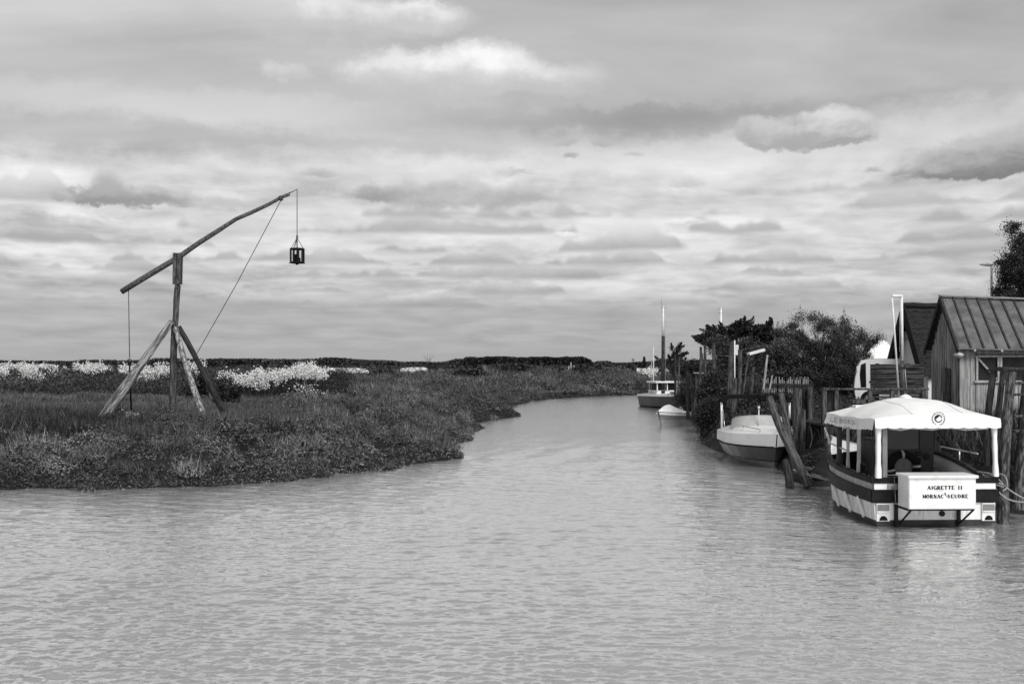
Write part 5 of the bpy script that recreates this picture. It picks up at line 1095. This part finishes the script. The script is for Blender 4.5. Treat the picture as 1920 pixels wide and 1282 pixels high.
# ================================================================ TREES
def tree(name, label, px, Yc, base_z, ells, ncl, nlf, leaf, tone, group=None, spiky=False, trunk=.14, tr_top=None, cr=.4, wisps=0):
    """ells: (px, py, w px, h px, depth m) ellipsoids in the photo's scale at distance Yc"""
    bx_ = (px - 960) * Yc / F; t = thing(name, label, 'tree', (bx_, Yc, base_z), 0, group); C3 = []
    for ex_, ey_, ew, eh, ed in ells:
        c_ = P(ex_, ey_, Yc) - t.location; a, b_ = ew * Yc / F, eh * Yc / F; nn = max(3, int(ncl * ew * eh / sum(e[2] * e[3] for e in ells)))
        d = rng.normal(size=(nn, 3)); d /= np.linalg.norm(d, axis=1)[:, None]; d *= (rng.uniform(.25, 1, nn) ** .45)[:, None]
        C3.append(np.stack([c_.x + d[:, 0] * a, c_.y + d[:, 1] * ed, c_.z + d[:, 2] * b_], 1))
    C3 = np.concatenate(C3); K = len(C3); cen = C3.mean(0)
    rs = cr * rng.uniform(.6, 1.4, K); idx = rng.integers(0, K, nlf)
    if spiky:
        dirs = (C3 - cen); dirs[:, 2] = np.abs(dirs[:, 2]) * .6 + .35; dirs += rng.normal(0, .35, dirs.shape); dirs /= np.linalg.norm(dirs, axis=1)[:, None]
        s_ = rng.uniform(0, 1, nlf) ** .8; g = rng.normal(size=(nlf, 3)) * ((1 - s_) * .26 * rs[idx] + .014)[:, None]
        pos = C3[idx] + dirs[idx] * (s_ * rs[idx] * 1.7)[:, None] + g
    else:
        g = rng.normal(size=(nlf, 3)); g[:, 2] *= .75; pos = C3[idx] + g * (rs[idx] * .42)[:, None]
    tn = tone * rng.uniform(.6, 1.4, nlf) * rng.uniform(.75, 1.3, K)[idx]
    if wisps:
        ii_ = np.argsort(-C3[:, 2])[:wisps * 4]; sel = rng.choice(ii_, wisps); p0 = C3[sel]; u = rng.uniform(0, 1, (wisps, 40, 1)); dd = rng.normal(0, .25, (wisps, 1, 3)); dd[:, :, 2] = rng.uniform(.5, 1.1, (wisps, 1))
        ex = (p0[:, None, :] + dd * u * cr * 1.6 + rng.normal(0, 1, (wisps, 40, 3)) * (.07 * (1 - u) + .015)).reshape(-1, 3); pos = np.concatenate([pos, ex]); tn = np.concatenate([tn, np.full(len(ex), tone * .8)])
    nn = len(pos)
    np_mesh('foliage', leaves(pos, leaf * rng.uniform(.7, 1.5, nn), leaf * rng.uniform(.4, .75, nn)), 4, FOL, tn, t)
    q = MB(); top = Vector(cen) if tr_top is None else Vector((cen[0], cen[1], tr_top))
    q.tube([(0, 0, -.3), (.04, 0, top.z * .35), (top.x * .6, 0, top.z * .7), (top.x, top.y, top.z)], [trunk, trunk * .8, trunk * .6, trunk * .35], 8, jit=.1)
    for i in range(0, K, max(1, K // 26)):
        e_ = Vector(C3[i]); s_ = Vector((top.x * .5, 0, top.z * random.uniform(.3, .75))); q.tube([s_, (s_ + e_) / 2 + Vector((0, 0, -.1)), e_], [trunk * .35, trunk * .22, .012], 5)
    q.build('trunk', BARK, t); return t
tree('cypress_tree', 'windblown black cypress with spiky tips above the tall posts', 1372, 47, 1.2, [(1330, 638, 22, 8, .9), (1352, 630, 26, 14, 1), (1378, 622, 24, 16, 1), (1400, 622, 24, 14, 1), (1425, 630, 22, 14, 1)], 230, 44000, .065, .018, spiky=True, trunk=.17, cr=.26)
tree('cypress_tree', 'small pointed dark cypress between the windblown cypress and the big tree', 1441, 47, 1.2, [(1441, 622, 7, 14, .3), (1438, 642, 18, 14, .7)], 50, 9000, .075, .02, spiky=True, trunk=.1, cr=.26)
tree('shrub_tree', 'mid-grey bushy shrub below the windblown cypress', 1372, 45, 1.2, [(1350, 655, 26, 20, .9), (1400, 660, 30, 24, .9), (1375, 690, 40, 20, 1)], 80, 15000, .09, .055, trunk=.08)
tree('leafy_tree', 'largest leafy tree, ragged crown of light and dark clumps behind the deck', 1530, 44, 1.2, [(1480, 640, 40, 34, 1.5), (1515, 625, 50, 38, 1.6), (1560, 640, 52, 40, 1.6), (1596, 648, 38, 30, 1.4), (1632, 638, 20, 12, .8), (1490, 680, 44, 30, 1.4), (1545, 685, 60, 34, 1.5), (1600, 690, 36, 26, 1.2)], 150, 62000, .062, .08, trunk=.16, cr=.36, wisps=50)
tree('leafy_tree', 'lower dark tree in front of the largest tree, right beside the van', 1600, 41, 1.2, [(1580, 692, 22, 28, .9), (1608, 664, 24, 12, .9), (1560, 720, 36, 18, .8)], 55, 15000, .06, .05, trunk=.1, cr=.34)
tree('olive_tree', 'pale-leaved thin tree before the yard fence behind the speedboat', 1440, 41, 1.2, [(1428, 670, 26, 22, .8), (1450, 700, 34, 22, .8), (1470, 660, 26, 22, .8)], 70, 12000, .08, .075, trunk=.08, cr=.34)
tree('roadside_tree', 'tall dense dark tree at the right edge above the shed roof', 1925, 60, 1.2, [(1905, 530, 32, 34, 1.6), (1900, 500, 26, 26, 1.2), (1915, 470, 26, 26, 1.4), (1935, 450, 30, 30, 1.5), (1900, 428, 7, 9, .4), (1950, 500, 60, 60, 2.5), (1895, 552, 26, 18, 1.2)], 120, 46000, .10, .055, trunk=.3, cr=.5)
tree('bank_shrub', 'grey-green shrub growing among the cypress posts', 1338, 42, .8, [(1338, 715, 22, 18, .7), (1325, 740, 16, 20, .6), (1350, 745, 22, 26, .7)], 70, 15000, .08, .05, trunk=.06, cr=.32)
tree('bank_shrub', 'dark shrub hanging over the water left of the speedboat', 1332, 38, .2, [(1330, 775, 18, 26, .7), (1338, 808, 20, 22, .6), (1352, 780, 20, 36, .6)], 80, 17000, .075, .028, trunk=.06, cr=.32)
tree('bank_shrub', 'dark round bush behind the speedboat windscreen', 1430, 35.5, .8, [(1430, 760, 34, 22, .7), (1400, 775, 30, 22, .6), (1465, 765, 22, 26, .6)], 80, 15000, .07, .026, trunk=.06, cr=.3)
tree('distant_tree', 'small bushy tree on the far right bank beyond the fishing boat mast', 1264, 80, 1.2, [(1266, 668, 9, 13, .8), (1258, 686, 20, 10, 1)], 34, 6000, .14, .035, trunk=.1, cr=.5, spiky=True)
tree('distant_tree', 'low dark trees between the far posts and the cypress', 1295, 70, 1.2, [(1290, 690, 26, 10, 1.2), (1306, 694, 22, 12, 1)], 40, 9000, .13, .03, trunk=.1, cr=.5)
tree('bank_shrub', 'dark bush on the bank beside the dinghy', 1292, 52, .8, [(1285, 745, 14, 10, .8), (1300, 735, 20, 22, .8)], 50, 11000, .09, .035, trunk=.05, cr=.35)
tree('bank_shrub', 'ragged dark growth under the landing stage beside the launch bow', 1540, 24.9, .2, [(1535, 870, 26, 16, .4), (1555, 890, 18, 12, .3)], 40, 9000, .05, .028, trunk=.03, cr=.16)
